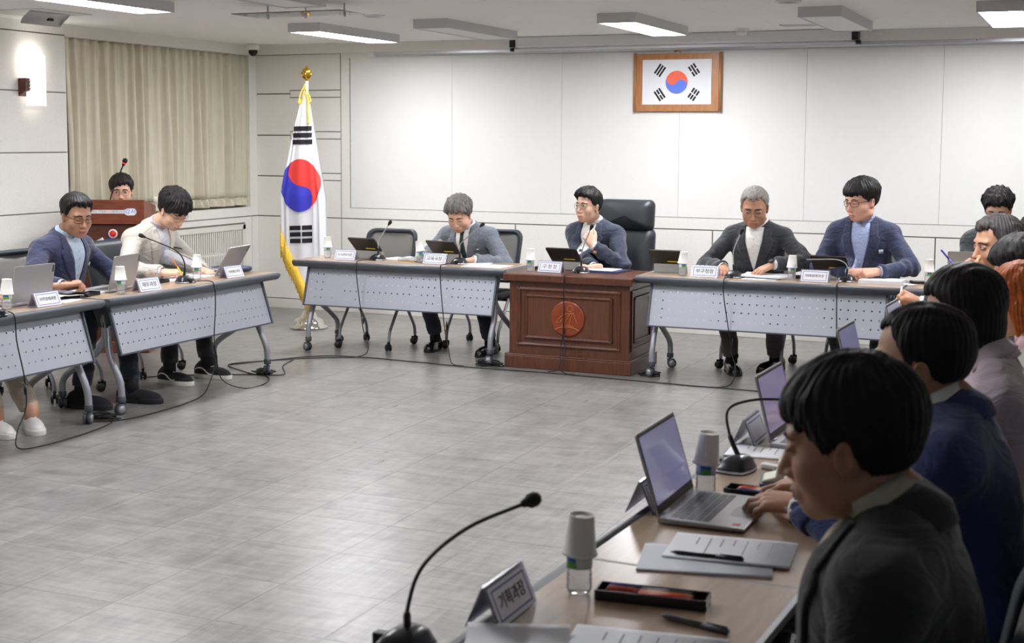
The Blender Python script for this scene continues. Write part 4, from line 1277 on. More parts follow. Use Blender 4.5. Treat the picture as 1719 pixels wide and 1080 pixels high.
sheet_stack('bound_report', 'thick ring-bound report before the man in the light blue shirt', 'report', (-1.36, 9.50, TZ), R(87), .21, .28, .026, mat('report_paper', (232, 233, 240), 0.6), 0)
b = MB()
for k in range(22): b.tube([(-1.49 + k * .0125, 9.612, TZ + .008), (-1.49 + k * .0125, 9.62, TZ + .022), (-1.49 + k * .0125, 9.608, TZ + .028)], .002, 5)
b_ = b.build('spiral_binding', M_black); bpy.context.view_layer.update()
rp = [o for o in COL.objects if o.name.startswith('bound_report')][0]
bpy.context.view_layer.update(); b_.parent = rp; b_.matrix_parent_inverse = rp.matrix_world.inverted()
sheet_stack('document_sheet', 'small white note beside the bound report at the table joint', 'papers', (-1.19, 9.50, TZ), R(60), .07, .10, .001, M_paper, 0, PG)
sheet_stack('document_stack', 'papers in front of the navy-suited man at the left-hand table', 'papers', (-5.735, 6.72, TZ), R(8), .22, .22, .010, M_paper, 5, PG)
sheet_stack('document_sheet', 'white sheet beside the left-hand name plate 지역경제과장', 'papers', (-5.545, 6.28, TZ), R(10), .10, .19, .0015, M_paper, 0, PG)
sheet_stack('document_stack', 'papers under the writing hand of the man in the beige jacket', 'papers', (-5.74, 7.58, TZ), R(4), .2, .26, .006, M_paper, 5, PG)
sheet_stack('document_stack', 'papers under the left hand of the man in the beige jacket, by the bottle', 'papers', (-5.74, 7.83, TZ), R(4), .2, .14, .008, M_paper, 0, PG)
def open_book(label, loc, rz, cover, w=.17, d=.23):
    t = thing('notebook', label, 'notebook', loc, rz, 'notebooks on the left-hand tables')
    P = []
    for i in range(15):
        u = -1 + i / 7
        z = .022 * (1 - abs(u)) ** .5 * (1 if u < 0 else .8) + .012 * max(0, u) ** 2
        P.append([(u * w, -d / 2, .004 + z), (u * w, d / 2, .004 + z)])
    b = MB(); b.grid(P); b.build('pages', mat('cream_pages', (238, 236, 220), 0.7), t, solid=0.004)
    P = []
    for i in range(11):
        a = i / 10
        x = -w * 1.02 + (w * .9) * a; z = .002 + (.05 * math.sin(PI * (1 - a) * .55) if cover else 0) * (1 - a)
        P.append([(x, -d / 2 - .004, z), (x, d / 2 + .004, z)])
    b = MB(); b.box(-w * 1.02, w * 1.02, -d / 2 - .004, d / 2 + .004, 0, .003)
    b.build('cover', mat('purple_grey_cover', (86, 80, 98), 0.5) if cover else M_dgrey, t)
    if cover:
        P = []
        for i in range(12):
            a = i / 11
            P.append([(w * .1 + .16 * a, -d / 2, .032 + .012 * math.sin(a * PI) - .030 * a ** 2), (w * .1 + .16 * a, d / 2, .032 + .012 * math.sin(a * PI) - .030 * a ** 2)])
        b = MB(); b.grid(P); b.build('curled_cover', MATS['purple_grey_cover'], t, solid=.002)
    return t
open_book('notebook with a curled dark cover behind the name plate 지역경제과장', (-5.69, 6.36, TZ), R(80), True, .12, .2)
open_book('open cream-paged book behind the name plate 재무과장', (-5.76, 7.20, TZ), R(100), False, .11, .2)
t = thing('ring_binder', 'white and navy ring binder lying at the far end of the left-hand table', 'binder', (-5.74, 8.21, TZ), R(4))
b = MB(); b.tube([(.10, -.07, .018), (.10, .09, .018)], .017, 12); b.box(-.12, .10, -.07, .09, 0, .004); b.box(-.12, .10, -.07, .09, .031, .035); b.build('cover', mat('navy_binder', (52, 60, 92), 0.5), t)
MB().box(-.11, .09, -.062, .082, .004, .031).build('pages', M_paper, t)

def pen(label, loc, rz, c1, c2=None, L=.145, r=.0042, lift=0.0, tilt=0.0, group='pens'):
    t = thing('pen', label, 'pen', loc, rz, group)
    M = Matrix.Rotation(tilt, 4, 'Y')
    b = MB(); b.tube([M @ Vector(p) for p in ((0, 0, r), (.010, 0, r), (.016, 0, r), (L * .62, 0, r))], [r * .25, r * .8, r, r], 10); b.build('barrel', c1, t)
    b = MB(); b.tube([M @ Vector(p) for p in ((L * .62, 0, r), (L - .004, 0, r), (L, 0, r))], [r * 1.08, r * 1.08, r * .7], 10)
    b.tube([M @ Vector(p) for p in ((L * .68, 0, r * 2.3), (L * .98, 0, r * 2.2))], r * .3, 6); b.build('cap', c2 or c1, t)
    return t
M_pr, M_pb, M_po, M_pk = mat('red_pen', (206, 48, 36), 0.3), mat('blue_pen', (50, 56, 180), 0.3), mat('orange_pen', (226, 118, 40), 0.3), mat('black_pen', (30, 30, 34), 0.3)
M_py = mat('yellow_cap', (238, 206, 40), 0.4)
def tray(label, loc, rz, w=.235, d=.062):
    t = thing('pen_tray', label, 'pen tray', loc, rz, 'black pen trays')
    b = MB(); h = .022; e = .003
    b.prism([(x, y) for x, y in rrect(w, d, .006, 3)], 'z', 0, .004)
    for x0, x1, y0_, y1_ in ((-w / 2, w / 2, -d / 2, -d / 2 + e), (-w / 2, w / 2, d / 2 - e, d / 2), (-w / 2, -w / 2 + e, -d / 2, d / 2), (w / 2 - e, w / 2, -d / 2, d / 2)):
        b.box(x0, x1, y0_, y1_, 0, h)
    b.build('tray', mat('tray_black', (26, 26, 28), 0.3), t, bevel=0.001)
    return t
def tray_pens(loc, rz, specs, words):
    for k, (dy, nm, m1, m2) in enumerate(specs):
        c, s_ = math.cos(rz), math.sin(rz)
        x, y = -.088, dy
        pen('%s pen lying in the pen tray %s' % (nm, words), (loc[0] + x * c - y * s_, loc[1] + x * s_ + y * c, loc[2] + .0125), rz, m1, m2, .185, .0050)
TR = [((-.83, 2.675, TZ), R(6), 'black open pen tray with red and blue pens, nearest to the viewer', 'nearest to the viewer', ((-.017, 'blue-capped', M_pk, M_pb), (-.001, 'orange', M_po, M_po), (.015, 'red', M_pr, M_pr))),
      ((-.795, 3.60, TZ), R(-2), 'black open pen tray behind the typing hand', 'behind the typing hand', ((-.014, 'blue', M_pb, M_pb), (.004, 'orange', M_po, M_pr), (.018, 'red', M_pr, M_pr)))]
for loc, rz, lb, w_, sp in TR:
    tray(lb, loc, rz); tray_pens(loc, rz + (PI if w_[0] == 'n' else 0), sp, w_)
tray('black pen tray before the papers of the navy-suited man', (-5.62, 6.53, TZ), R(95), .2, .07)
pen('blue pen lying in the pen tray of the navy-suited man', (-5.615, 6.44, TZ + .006), R(92), M_pb, M_py, .15)
pen('red pen lying in the pen tray of the navy-suited man', (-5.63, 6.45, TZ + .006), R(94), M_pr, M_pk, .14)
tray('black pen tray between the cream-paged book and the beige jacket microphone', (-5.70, 7.33, TZ), R(95), .17, .06)
pen('yellow-capped marker in the tray by the beige jacket microphone', (-5.70, 7.26, TZ + .006), R(92), M_pb, M_py, .14)
tray('pen tray on the wooden desk behind the bottle', (-3.84, 9.56, .7005), R(3), .17, .05)
pen('yellow and violet pen in the tray on the wooden desk', (-3.91, 9.555, .7065), R(3), mat('violet_pen', (120, 84, 160), 0.4), M_py, .14)
tray('pen tray behind the leftmost tablet of the front row', (-5.62, 9.62, TZ), R(3), .14, .05)
pen('blue and yellow pen in the tray behind the leftmost tablet', (-5.68, 9.615, TZ + .006), R(3), M_py, M_pb, .12)
tray('pen tray with a red pen beside the name plate 미래경제국장', (-1.90, 9.56, TZ), R(3), .15, .05)
pen('red pen in the tray beside the name plate 미래경제국장', (-1.965, 9.555, TZ + .006), R(3), M_pr, M_pr, .13)
pen('black and clear ballpoint lying across the spread papers by the nearest laptop', (-.885, 2.985, TZ + .008), R(4), M_pk, M_pk, .17, .0046)
pen('fat dark grey pen lying below the nearest pen tray', (-.785, 2.585, TZ), R(-14), mat('grey_pen', (88, 88, 90), 0.35), M_dgrey, .155, .0062)
pen('black pen beside the tweed jacket name plate and the clear case', (-4.92, 9.47, TZ), R(10), M_pk, M_pk, .10)
t = thing('clear_case', 'clear plastic glasses case left of the tweed jacket bottle', 'case', (-4.985, 9.52, TZ), R(4))
b = MB(); rows = []
for k in range(9):
    a = -1 + k / 4
    rows.append([(a * .085, .03 * math.cos(PI * j / 10), .004 + .036 * math.sin(PI * j / 10) * (1 - .5 * a * a)) for j in range(11)])
b.grid(rows); b.build('shell', glass_mat('case_plastic', (232, 234, 238), alpha=0.35), t, solid=.002)
MB().box(-.085, .085, -.03, .03, 0, .005).build('yellow_base', M_py, t, bevel=.002)
t = thing('mobile_phone', 'black phone lying on the right of the wooden desk', 'phone', (-3.27, 9.70, .7005), R(80))
MB().prism(rrect(.15, .075, .01, 4), 'z', .0, .009).build('body', M_dgrey, t, bevel=.001)
MB().prism(rrect(.14, .068, .008, 4), 'z', .009, .0096).build('screen', mat('phone_glass', (70, 74, 80), 0.1), t)
t = thing('calculator', 'small black calculator beside the bottle at the far right of the front row', 'calculator', (-1.14, 9.62, TZ), R(15))
MB().box(-.05, .05, -.045, .045, 0, .014).build('body', M_black, t, bevel=.004)
k = MB()
for i in range(4):
    for j in range(3): k.box(-.04 + i * .021, -.024 + i * .021, -.038 + j * .02, -.023 + j * .02, .014, .017)
k.build('buttons', M_greyt, t)
t = thing('desk_calendar', 'cream folded desk stand on dark notebooks before the black-haired man', 'desk stand', (-.80, 3.76, TZ), R(-80))
b = MB(); b.prism([(-.05, 0), (.05, 0), (.055, .012), (-.055, .012)], 'x', -.06, .06); b.build('dark_notebook', M_dgrey, t)
b = MB(); b.prism([(-.05, .012), (.05, .012), (.045, .02), (.012, .024), (.004, .075), (-.004, .075), (-.012, .03), (-.045, .02)], 'x', -.045, .045); b.build('cream_stand', mat('cream_plastic', (226, 226, 206), 0.5), t, bevel=.004)
t = thing('eraser_box', 'small white box beside the papers under the second laptop', 'small box', (-.865, 3.93, TZ), R(-20))
b = MB(); b.prism(rrect(.06, .03, .01, 4), 'z', 0, .014); b.build('body', M_white, t, bevel=.003)
c = tag(MB().lathe([(.0, .002), (.0262, .002), (.0268, 0), (.0355, .078), (.0388, .081), (.037, .084), (.0345, .081), (.025, .006), (0, .006)], 24).build('paper_cup', M_cup), 'upright white paper cup beside the third open laptop', 'paper cup'); c.location = (-.97, 5.28, TZ)
c = c.copy(); COL.objects.link(c); c['label'] = 'upright white paper cup above the dark navy man, below the far table lip'; c.location = (-.92, 7.72, TZ)
c = tag(MB().lathe([(.0, 0), (.03, 0), (.034, .055), (.032, .055), (.028, .004), (0, .004)], 20).build('paper_cup', M_cup), 'white cup on top of the lectern', 'paper cup'); c.location = (-6.90, 8.88, 1.150)

# cables -----------------------------------------------------------------
M_cab = mat('black_cable', (24, 24, 26), 0.45)
def cable(label, pts, r=.0038, n=8, plug=None):
    t = MB(); t.tube(smooth_path(pts, n), r, 7)
    if plug is not None:
        p = Vector(plug); t.tube([p + Vector((0, 0, .03)), p, p - Vector((0, 0, .03))], [.004, .009, .004], 8)
    return tag(t.build('cable', M_cab), label, 'cable', 'black microphone cables')
def drop(x, y, ztop, lipy, xf, yf, ztp=None):
    return [(x, y, ztop), (x - .004, lipy + .02, ztop + .004), (x - .006, lipy - .008, ztop - .02), (x - .004, lipy - .012, ztop - .12), (xf, lipy - .012, .35), (xf + .02, lipy - .015, .22)]
L9 = 9.21
cable('cable hanging from the microphone before the empty mesh chair to the floor', drop(-5.27, 9.44, TZ + .01, L9, -5.24, 9.1) + [(-5.16, 9.17, .06), (-5.22, 9.10, .006), (-5.45, 8.95, .005), (-5.7, 8.72, .005), (-5.9, 8.4, .005), (-5.62, 8.18, .005), (-5.44, 8.10, .005)], plug=(-5.215, 9.195, .28))
cable('cable hanging from the microphone before the tweed jacket', drop(-4.55, 9.45, TZ + .01, L9, -4.53, 9.1) + [(-4.47, 9.17, .10), (-4.42, 9.12, .01), (-4.30, 9.07, .005)], plug=(-4.50, 9.195, .28))
cable('cable hanging down the front of the wooden desk over the emblem', [(-3.535, 9.40, .71), (-3.54, 9.20, .715), (-3.545, 9.165, .69), (-3.548, 9.165, .58), (-3.555, 9.19, .42), (-3.56, 9.19, .28), (-3.575, 9.17, .14), (-3.56, 9.12, .03), (-3.64, 9.10, .006)], plug=(-3.556, 9.19, .30))
cable('second strand of the cable below the plug on the wooden desk front', [(-3.556, 9.188, .28), (-3.535, 9.17, .14), (-3.56, 9.12, .04), (-3.50, 9.09, .006), (-3.42, 9.07, .005)])
cable('cable hanging from the microphone before the charcoal suit', drop(-2.375, 9.38, TZ + .01, L9, -2.335, 9.1) + [(-2.28, 9.17, .12), (-2.30, 9.08, .012), (-2.5, 9.00, .005), (-2.75, 9.03, .005)], plug=(-2.31, 9.195, .29))
cable('cable hanging from the low-bent microphone before the light blue shirt', drop(-1.605, 9.45, TZ + .01, L9, -1.60, 9.1) + [(-1.58, 9.17, .06), (-1.54, 9.10, .006), (-1.5, 9.05, .005)])
cable('cable running along the floor under the front tables to the wooden desk', [(-5.9, 8.38, .0045), (-5.55, 8.98, .0045), (-5.2, 9.11, .0045), (-4.7, 9.09, .0045), (-4.2, 9.05, .0045), (-3.6, 9.06, .0045), (-3.0, 9.03, .0045), (-2.5, 9.01, .0045), (-2.0, 9.0, .0045), (-1.5, 9.03, .0045)])
XL = -5.385
def dropL(x, y, yf, tail):
    return [(x, y, TZ + .01), (XL - .02, y + .02, TZ + .012), (XL + .008, y + .025, TZ - .02), (XL + .012, y + .03, TZ - .15), (XL + .012, yf, .36), (XL + .016, yf, .2)] + tail
cable('cable hanging from the microphone before the beige jacket to the floor', dropL(-5.50, 7.47, 7.48, [(-5.36, 7.40, .06), (-5.30, 7.2, .008), (-5.26, 6.8, .005), (-5.30, 6.45, .005), (-5.45, 6.32, .005)]), plug=(XL + .014, 7.48, .30))
cable('short looping cable on the floor below the white-striped shoes', [(XL + .014, 7.49, .28), (-5.35, 7.52, .08), (-5.24, 7.62, .006), (-5.22, 7.85, .005), (-5.36, 8.08, .005), (-5.55, 8.12, .005)])
cable('cable hanging at the left edge and sweeping along the floor', dropL(-5.43, 5.66, 5.74, [(-5.36, 5.66, .08), (-5.30, 5.60, .01), (-5.24, 5.72, .005), (-5.24, 6.05, .005), (-5.30, 6.35, .005), (-5.42, 6.5, .005)]), plug=(XL + .014, 5.74, .30))
cable('cable running over the left floor between chair legs and table casters', [(-6.2, 7.55, .005), (-6.0, 7.8, .005), (-5.7, 8.0, .005), (-5.45, 8.12, .005), (-5.3, 8.2, .005), (-5.5, 8.5, .005), (-5.6, 8.8, .005)])
def tangle(label, x, y, seed, s=.12):
    rg_ = random.Random(seed); pts = []
    for k in range(26):
        a = k * 1.9; r_ = s * rg_.uniform(.4, 1)
        pts.append((x + r_ * math.cos(a) * 1.2, y + r_ * math.sin(a) * .7, .006 + .03 * rg_.random()))
    tag(MB().tube(smooth_path(pts, 5), .004, 6).build('cable', M_cab), label, 'cable', 'black microphone cables')
tangle('tangle of black cable beside the left foot of the wooden desk', -4.14, 9.20, 4)
tangle('tangle of black cable at the right foot of the wooden desk', -2.93, 9.28, 9, .09)
tangle('tangle of black cable around the caster between the left-hand tables', -5.42, 6.42, 5, .11)
tangle('small loop of cable around the far caster of the left-hand table', -5.44, 8.16, 6, .09)
# ================================================================= people: distance fields turned into meshes
f32 = np.float32
def V3(*a): return np.array(a, dtype=np.float64)
def rx(a): c, s = math.cos(a), math.sin(a); return np.array([[1, 0, 0], [0, c, -s], [0, s, c]])
def ry(a): c, s = math.cos(a), math.sin(a); return np.array([[c, 0, s], [0, 1, 0], [-s, 0, c]])
def rz_(a): c, s = math.cos(a), math.sin(a); return np.array([[c, -s, 0], [s, c, 0], [0, 0, 1]])
def ell(P, c, r, M=None):
    q = P - np.asarray(c, f32)
    if M is not None: q = q @ np.asarray(M, f32)
    r = np.asarray(r, f32)
    k0 = np.sqrt(((q / r) ** 2).sum(1)) + 1e-9; k1 = np.sqrt(((q / (r * r)) ** 2).sum(1)) + 1e-9
    return k0 * (k0 - 1) / k1
def cap(P, a, b, ra, rb):
    a = np.asarray(a, f32); b = np.asarray(b, f32); ab = b - a
    t = np.clip(((P - a) @ ab) / (ab @ ab + 1e-12), 0, 1)
    return np.sqrt(((P - a - t[:, None] * ab) ** 2).sum(1)) - (ra + (rb - ra) * t)
def smin(a, b, k):
    h = np.clip(.5 + .5 * (b - a) / k, 0, 1)
    return b + (a - b) * h - k * h * (1 - h)
def smax(a, b, k): return -smin(-a, -b, k)
def wob(P, f, ph=0.0):
    x, y, z = P[:, 0] * f, P[:, 1] * f, P[:, 2] * f
    return (np.sin(x + 1.7 * np.sin(.7 * y + ph) + ph) * np.cos(1.3 * z + 1.1 * np.sin(.9 * x + 2 * ph)) +
            .6 * np.sin(1.9 * y + 1.3 * np.cos(1.2 * z - ph) + .5 * x))

def mesh_field(fn, lo, hi, h, c=4, lip=1.6):
    """narrow-band sampling of fn, then surface nets; returns verts, quads"""
    lo = np.asarray(lo, float); hi = np.asarray(hi, float)
    nb = np.maximum(1, np.ceil((hi - lo) / (h * c)).astype(int)); n = nb * c + 1
    ctr = [lo[i] + (np.arange(nb[i]) + .5) * h * c for i in range(3)]
    G = np.stack(np.meshgrid(*ctr, indexing='ij'), -1).reshape(-1, 3).astype(f32)
    d = fn(G)
    act = (np.abs(d) < h * c * .88 * lip).reshape(nb)
    val = np.repeat(np.repeat(np.repeat(d.reshape(nb), c, 0), c, 1), c, 2).astype(f32)
    val = np.where(np.abs(val) < h * c, np.sign(val) * h * c, val)
    full = np.full(n, 1.0, f32); full[:-1, :-1, :-1] = val
    bi = np.argwhere(act)
    off = np.stack(np.meshgrid(*[np.arange(c + 1)] * 3, indexing='ij'), -1).reshape(-1, 3)
    idx = (bi[:, None, :] * c + off[None]).reshape(-1, 3)
    flat = np.unique(np.ravel_multi_index(idx.T, n))
    ijk = np.stack(np.unravel_index(flat, n), 1)
    full.reshape(-1)[flat] = fn((lo + ijk * h).astype(f32))
    s = full < 0
    c8 = [s[i:n[0] - 1 + i, j:n[1] - 1 + j, k:n[2] - 1 + k] for i in (0, 1) for j in (0, 1) for k in (0, 1)]
    cnt = sum(x.astype(np.int8) for x in c8)
    cell = np.argwhere((cnt > 0) & (cnt < 8))
    if len(cell) == 0: return np.zeros((0, 3)), np.zeros((0, 4), int)
    acc = np.zeros((len(cell), 3)); num = np.zeros(len(cell))
    corners = [(i, j, k) for i in (0, 1) for j in (0, 1) for k in (0, 1)]
    for a in range(8):
        for b in range(a + 1, 8):
            ca, cb = np.array(corners[a]), np.array(corners[b])
            if np.abs(ca - cb).sum() != 1: continue
            va = full[tuple((cell + ca).T)]; vb = full[tuple((cell + cb).T)]
            m = (va < 0) != (vb < 0)
            t = va / np.where(m, va - vb, 1)
            acc += np.where(m[:, None], ca + t[:, None] * (cb - ca), 0); num += m
    verts = lo + (cell + acc / num[:, None]) * h
    vid = np.full(n - 1, -1, int); vid[tuple(cell.T)] = np.arange(len(cell))
    quads = []
    for ax in range(3):
        sl0 = [slice(None)] * 3; sl1 = [slice(None)] * 3
        sl0[ax] = slice(0, -1); sl1[ax] = slice(1, None)
        e = np.argwhere(s[tuple(sl0)] != s[tuple(sl1)])
        o1, o2 = (ax + 1) % 3, (ax + 2) % 3
        e = e[(e[:, o1] > 0) & (e[:, o2] > 0) & (e[:, o1] < n[o1] - 1) & (e[:, o2] < n[o2] - 1)]
        ins = s[tuple(e.T)]
        q = []
        for d1, d2 in ((0, 0), (-1, 0), (-1, -1), (0, -1)):
            x = e.copy(); x[:, o1] += d1; x[:, o2] += d2; q.append(vid[tuple(x.T)])
        q = np.stack(q, 1); q[~ins] = q[~ins][:, ::-1]
        quads.append(q)
    q = np.concatenate(quads); q = q[(q >= 0).all(1)]
    return verts, q

def to_mesh(name, parts, mats, parent, xf, pick=None, sm=0):
    """parts: list of (verts, quads) joined into ONE object; xf maps local verts to the parent's space"""
    vs, qs, o = [], [], 0
    for v, q in parts:
        vs.append(v); qs.append(np.asarray(q) + o); o += len(v)
    v = np.concatenate(vs); q = np.concatenate(qs)
    me = bpy.data.meshes.new(name)
    w = xf(v)
    me.vertices.add(len(w)); me.vertices.foreach_set('co', w.astype(f32).ravel())
    me.loops.add(q.size); me.loops.foreach_set('vertex_index', q.ravel().astype(np.int32))
    me.polygons.add(len(q)); me.polygons.foreach_set('loop_start', np.arange(0, q.size, 4, dtype=np.int32))
    me.polygons.foreach_set('loop_total', np.full(len(q), 4, np.int32))
    me.polygons.foreach_set('use_smooth', np.ones(len(q), bool))
    for m in (mats if isinstance(mats, (list, tuple)) else [mats]): me.materials.append(m)
    if pick is not None: me.polygons.foreach_set('material_index', pick(v[q].mean(1)).astype(np.int32))
    me.update(); me.validate()
    ob = bpy.data.objects.new(name, me); link(ob, parent)
    return ob

# ---- hand -----------------------------------------------------------------
HP = {'flat': ((8, 14, 8), (8, 14, 8), (10, 14, 8), (12, 16, 10), (-38, 6, 8)),
      'relax': ((26, 34, 18), (30, 38, 20), (34, 42, 22), (38, 44, 24), (-34, 14, 14)),
      'type': ((24, 34, 16), (16, 36, 18), (20, 40, 20), (26, 44, 22), (-46, 6, 12)),
      'pen': ((48, 46, 18), (54, 56, 26), (62, 66, 34), (66, 70, 36), (-26, 26, 24)),
      'fist': ((74, 88, 48), (78, 92, 50), (80, 92, 50), (80, 90, 48), (-12, 38, 36)),
      'chin': ((42, 52, 22), (50, 60, 26), (56, 66, 30), (60, 68, 32), (-30, 12, 14))}
def hand_chains(pose, sg):
    """sg=-1 right hand (thumb at -X when palm is down), +1 left hand"""
    out = []
    P = HP[pose]
    bx = (.029, .0095, -.0105, -.029); by = (.086, .090, .085, .077); L = (.070, .077, .072, .057); r = (.0092, .0096, .0090, .0080)
    for k in range(4):
        p = V3(sg * bx[k], by[k], .002); pts = [p]; a = 0; sp = sg * (.10, .02, -.05, -.13)[k]
        for j, fr_ in enumerate((.46, .31, .23)):
            a += R(P[k][j]); d = V3(math.sin(sp) * math.cos(a), math.cos(sp) * math.cos(a), -math.sin(a))
            p = p + d * L[k] * fr_; pts.append(p)
        out.append((pts, [r[k] * 1.08, r[k], r[k] * .94, r[k] * .80]))
    s, m, t = P[4]
    p = V3(sg * .022, .022, -.008); az = R(s); el = -.35; pts = [p]; dirv = V3(sg * math.sin(-az), math.cos(az), el)
    dirv /= np.linalg.norm(dirv); p = p + dirv * .046; pts.append(p)
    for bend, ln in ((m, .034), (t, .027)):
        M = rz_(sg * R(bend)) if True else None
        dirv = M @ dirv; dirv = dirv + V3(0, 0, -.10); dirv /= np.linalg.norm(dirv); p = p + dirv * ln; pts.append(p)
    out.append((pts, [.0145, .0112, .0104, .0085]))
    return out
def hand_field(pose, sg):
    ch = hand_chains(pose, sg)
    def fn(P):
        d = cap(P, (0, -.042, .0), (0, .0, 0), .0235, .0228)
        d = smin(d, ell(P, (sg * .002, .045, -.001), (.037, .052, .0155)), .022)
        for k in range(4):
            d = smin(d, cap(P, (sg * (.014, .004, -.006, -.016)[k], .015, .001), ch[k][0][0], .013, .0118), .010)
        d = smin(d, cap(P, (sg * .016, .015, -.008), ch[4][0][1], .016, .0130), .014)
        for pts, r in ch[:4]:
            f = None
            for j in range(3):
                g = cap(P, pts[j], pts[j + 1], r[j], r[j + 1]); f = g if f is None else smin(f, g, .003)
            d = smin(d, f, .004)
        pts, r = ch[4]
        for j in range(1, 3): d = smin(d, cap(P, pts[j], pts[j + 1], r[j], r[j + 1]), .005)
        return d
    return fn
HCACHE = {}
def hand_mesh(pose, sg, h):
    k = (pose, sg, h)
    if k not in HCACHE: HCACHE[k] = mesh_field(hand_field(pose, sg), (-.085, -.10, -.11), (.085, .21, .045), h, 4)
    return HCACHE[k]

# ---- head (local: +Y forward, +X the person's right, origin between the eyes' height and the ears)
def head_field(k):
    w, jw, fat = k.get('w', 1.0), k.get('jaw', 1.0), k.get('fat', 0.0)
    age = k.get('age', 0.0); nose = k.get('nose', 1.0)
    def fn(P):
        X = np.abs(P[:, 0]) / w; Q = np.stack([X, P[:, 1], P[:, 2]], 1).astype(f32)
        d = ell(Q, (0, -.014, .034), (.0765, .0985, .088))
        d = smin(d, ell(Q, (0, .022, -.030), (.0665 + .006 * fat, .066, .080)), .03)
        d = smin(d, ell(Q, (.030 * jw, .012, -.078), (.030 + .008 * fat, .046, .030)), .035)
        d = smin(d, ell(Q, (0, .062, -.098), (.026 * jw, .022, .020)), .028)
        d = smin(d, ell(Q, (.040, .052, -.034), (.026 + .005 * fat, .026, .024)), .022)
        d = smin(d, ell(Q, (0, .072, .024), (.052, .018, .013)), .016)
        d = smax(d, -ell(Q, (.031, .101, .001), (.021, .016, .012)), .012)      # sockets
        d = smin(d, ell(Q, (.031, .0775, .001), (.0165, .0125, .0115)), .004)   # lids
        d = smin(d, cap(Q, (0, .084, .006), (0, .1035 * (1 + .02 * nose), -.038), .0085, .0115 * nose), .014)
        d = smin(d, ell(Q, (.0115, .0925, -.0425), (.0095 * nose, .011, .0080)), .007)
        d = smin(d, ell(Q, (0, .079, -.070), (.028, .016, .020)), .016)         # mouth mound
        d = smin(d, ell(Q, (0, .0935, -.0695), (.021, .0065, .0046)), .004)
        d = smin(d, ell(Q, (0, .0915, -.0785), (.019, .0070, .0056)), .004)
        d = smax(d, -ell(Q, (0, .1005, -.0738), (.023, .007, .0012)), .0025)
        if age: d = smax(d, -cap(Q, (.022, .096, -.040), (.034, .084, -.072), .0022, .0030), .006)
        # ears
        E = ry(R(12)) @ rz_(R(-18))
        e = ell(Q, (.0785, -.012, -.014), (.0075, .0185, .0310), E)
        e = smax(e, -ell(Q, (.087, -.010, -.012), (.0070, .0105, .0185), E), .004)
        e = smin(e, ell(Q, (.076, .0, -.020), (.006, .006, .009)), .006)
        d = smin(d, e, .006)
        d = np.where(True, d, d)
        return d * min(1.0, w)
    return fn
def hair_field(st):
    """st: dict top, side, front (hairline height), fringe, part, back, curl, style"""
    top, side = st.get('top', .018), st.get('side', .008)
    fz, back = st.get('front', .064), st.get('back', -.060)
    burn = st.get('burn', -.014); fr = st.get('fringe', 0.0); part = st.get('part', 0)
    amp, seed, bob = st.get('amp', .0022), st.get('seed', 1.0), st.get('bob', 0)
    rec = st.get('recede', 0.0); w = st.get('w', 1.0); ear = st.get('ear', .048)
    def fn(P):
        x, y, z = P[:, 0] / w, P[:, 1], P[:, 2]
        Q = np.stack([x, y, z], 1).astype(f32)
        ax = np.abs(x); ang = np.arctan2(x, y + .01)
        up = np.clip((z - .010) / .075, 0, 1); up = up * up * (3 - 2 * up)
        # lower boundary of the hair as a function of y (front to back)
        ff = fz - fr * (1 - np.clip(ax / .06, 0, 1) ** 2) + rec * np.clip((.05 - np.abs(ax - .045)) / .05, 0, 1) * .8
        if st.get('slant'): ff = ff - st['slant'] * np.clip((x * st.get('slside', 1) + .03) / .08, 0, 1)
        ff = ff - .026 * np.clip((ax - .052) / .02, 0, 1) * (1 if not rec else .5)
        lb = np.where(y > .050, ff, 0)
        mid = np.clip((y - .016) / .034, 0, 1)
        lb = np.where((y <= .050) & (y > .016), burn + (ff - burn) * mid ** .75, lb)
        eb = np.clip((.016 - y) / .06, 0, 1)
        lb = np.where(y <= .016, burn + ear * np.exp(-((y + .013) / .025) ** 2) + (back - burn) * eb, lb)
        lb = lb + .0045 * np.sin(ang * 17 + seed) + .004 * np.sin(ang * 39 + 1.7 * seed) + .0025 * np.sin(ang * 71 + 2 * seed)
        t = side + (top - side) * up
        if part: t = t + .006 * up * np.tanh((x * part + .02) / .02) - .008 * up * np.exp(-((x * part + .026) / .007) ** 2)
        if st.get('quiff'): t = t + st['quiff'] * np.clip((y - .02) / .06, 0, 1) * up
        soft = np.clip((z - lb) / (.030 if not fr else .016), 0, 1)
        t = t * (.22 + .78 * np.sqrt(soft))
        sk = ell(Q, (0, -.015, .034), (.0772, .0992, .0886))
        d = sk - t
        d = np.maximum(d, -(sk + .012))
        cr = np.arctan2(x - .008, y + .035)
        lo_ = wob(Q, 17, seed)
        strand = np.sin(cr * 38 + 2.6 * lo_ + seed) * .55 + np.sin(cr * 83 - 3.4 * lo_ + 70 * z) * .45 + .7 * np.sin(x * 150 + 40 * y + 3 * lo_) * up
        d = d + amp * .8 * strand * (.4 + .6 * soft) + amp * .45 * wob(Q, 75, seed + 2)
        r_ = smax(d, (lb - z) * .8, .005)
        if bob:
            g = ell(Q, (0, -.020, -.020), (.0915, .098, .125)) + amp * 1.2 * np.sin(ang * 44 + 2.5 * np.sin(z * 18) + seed) * .6
            g = smax(g, np.minimum(y - .024 - .010 * np.sin(z * 26 + 1), .070 - z), .006)
            g = np.maximum(g, (-.112 + .008 * np.sin(ang * 7)) - z)
            g = np.maximum(g, -(ell(Q, (0, -.012, -.03), (.066, .08, .10))))
            r_ = smin(r_, g, .010)
        return r_
    return fn

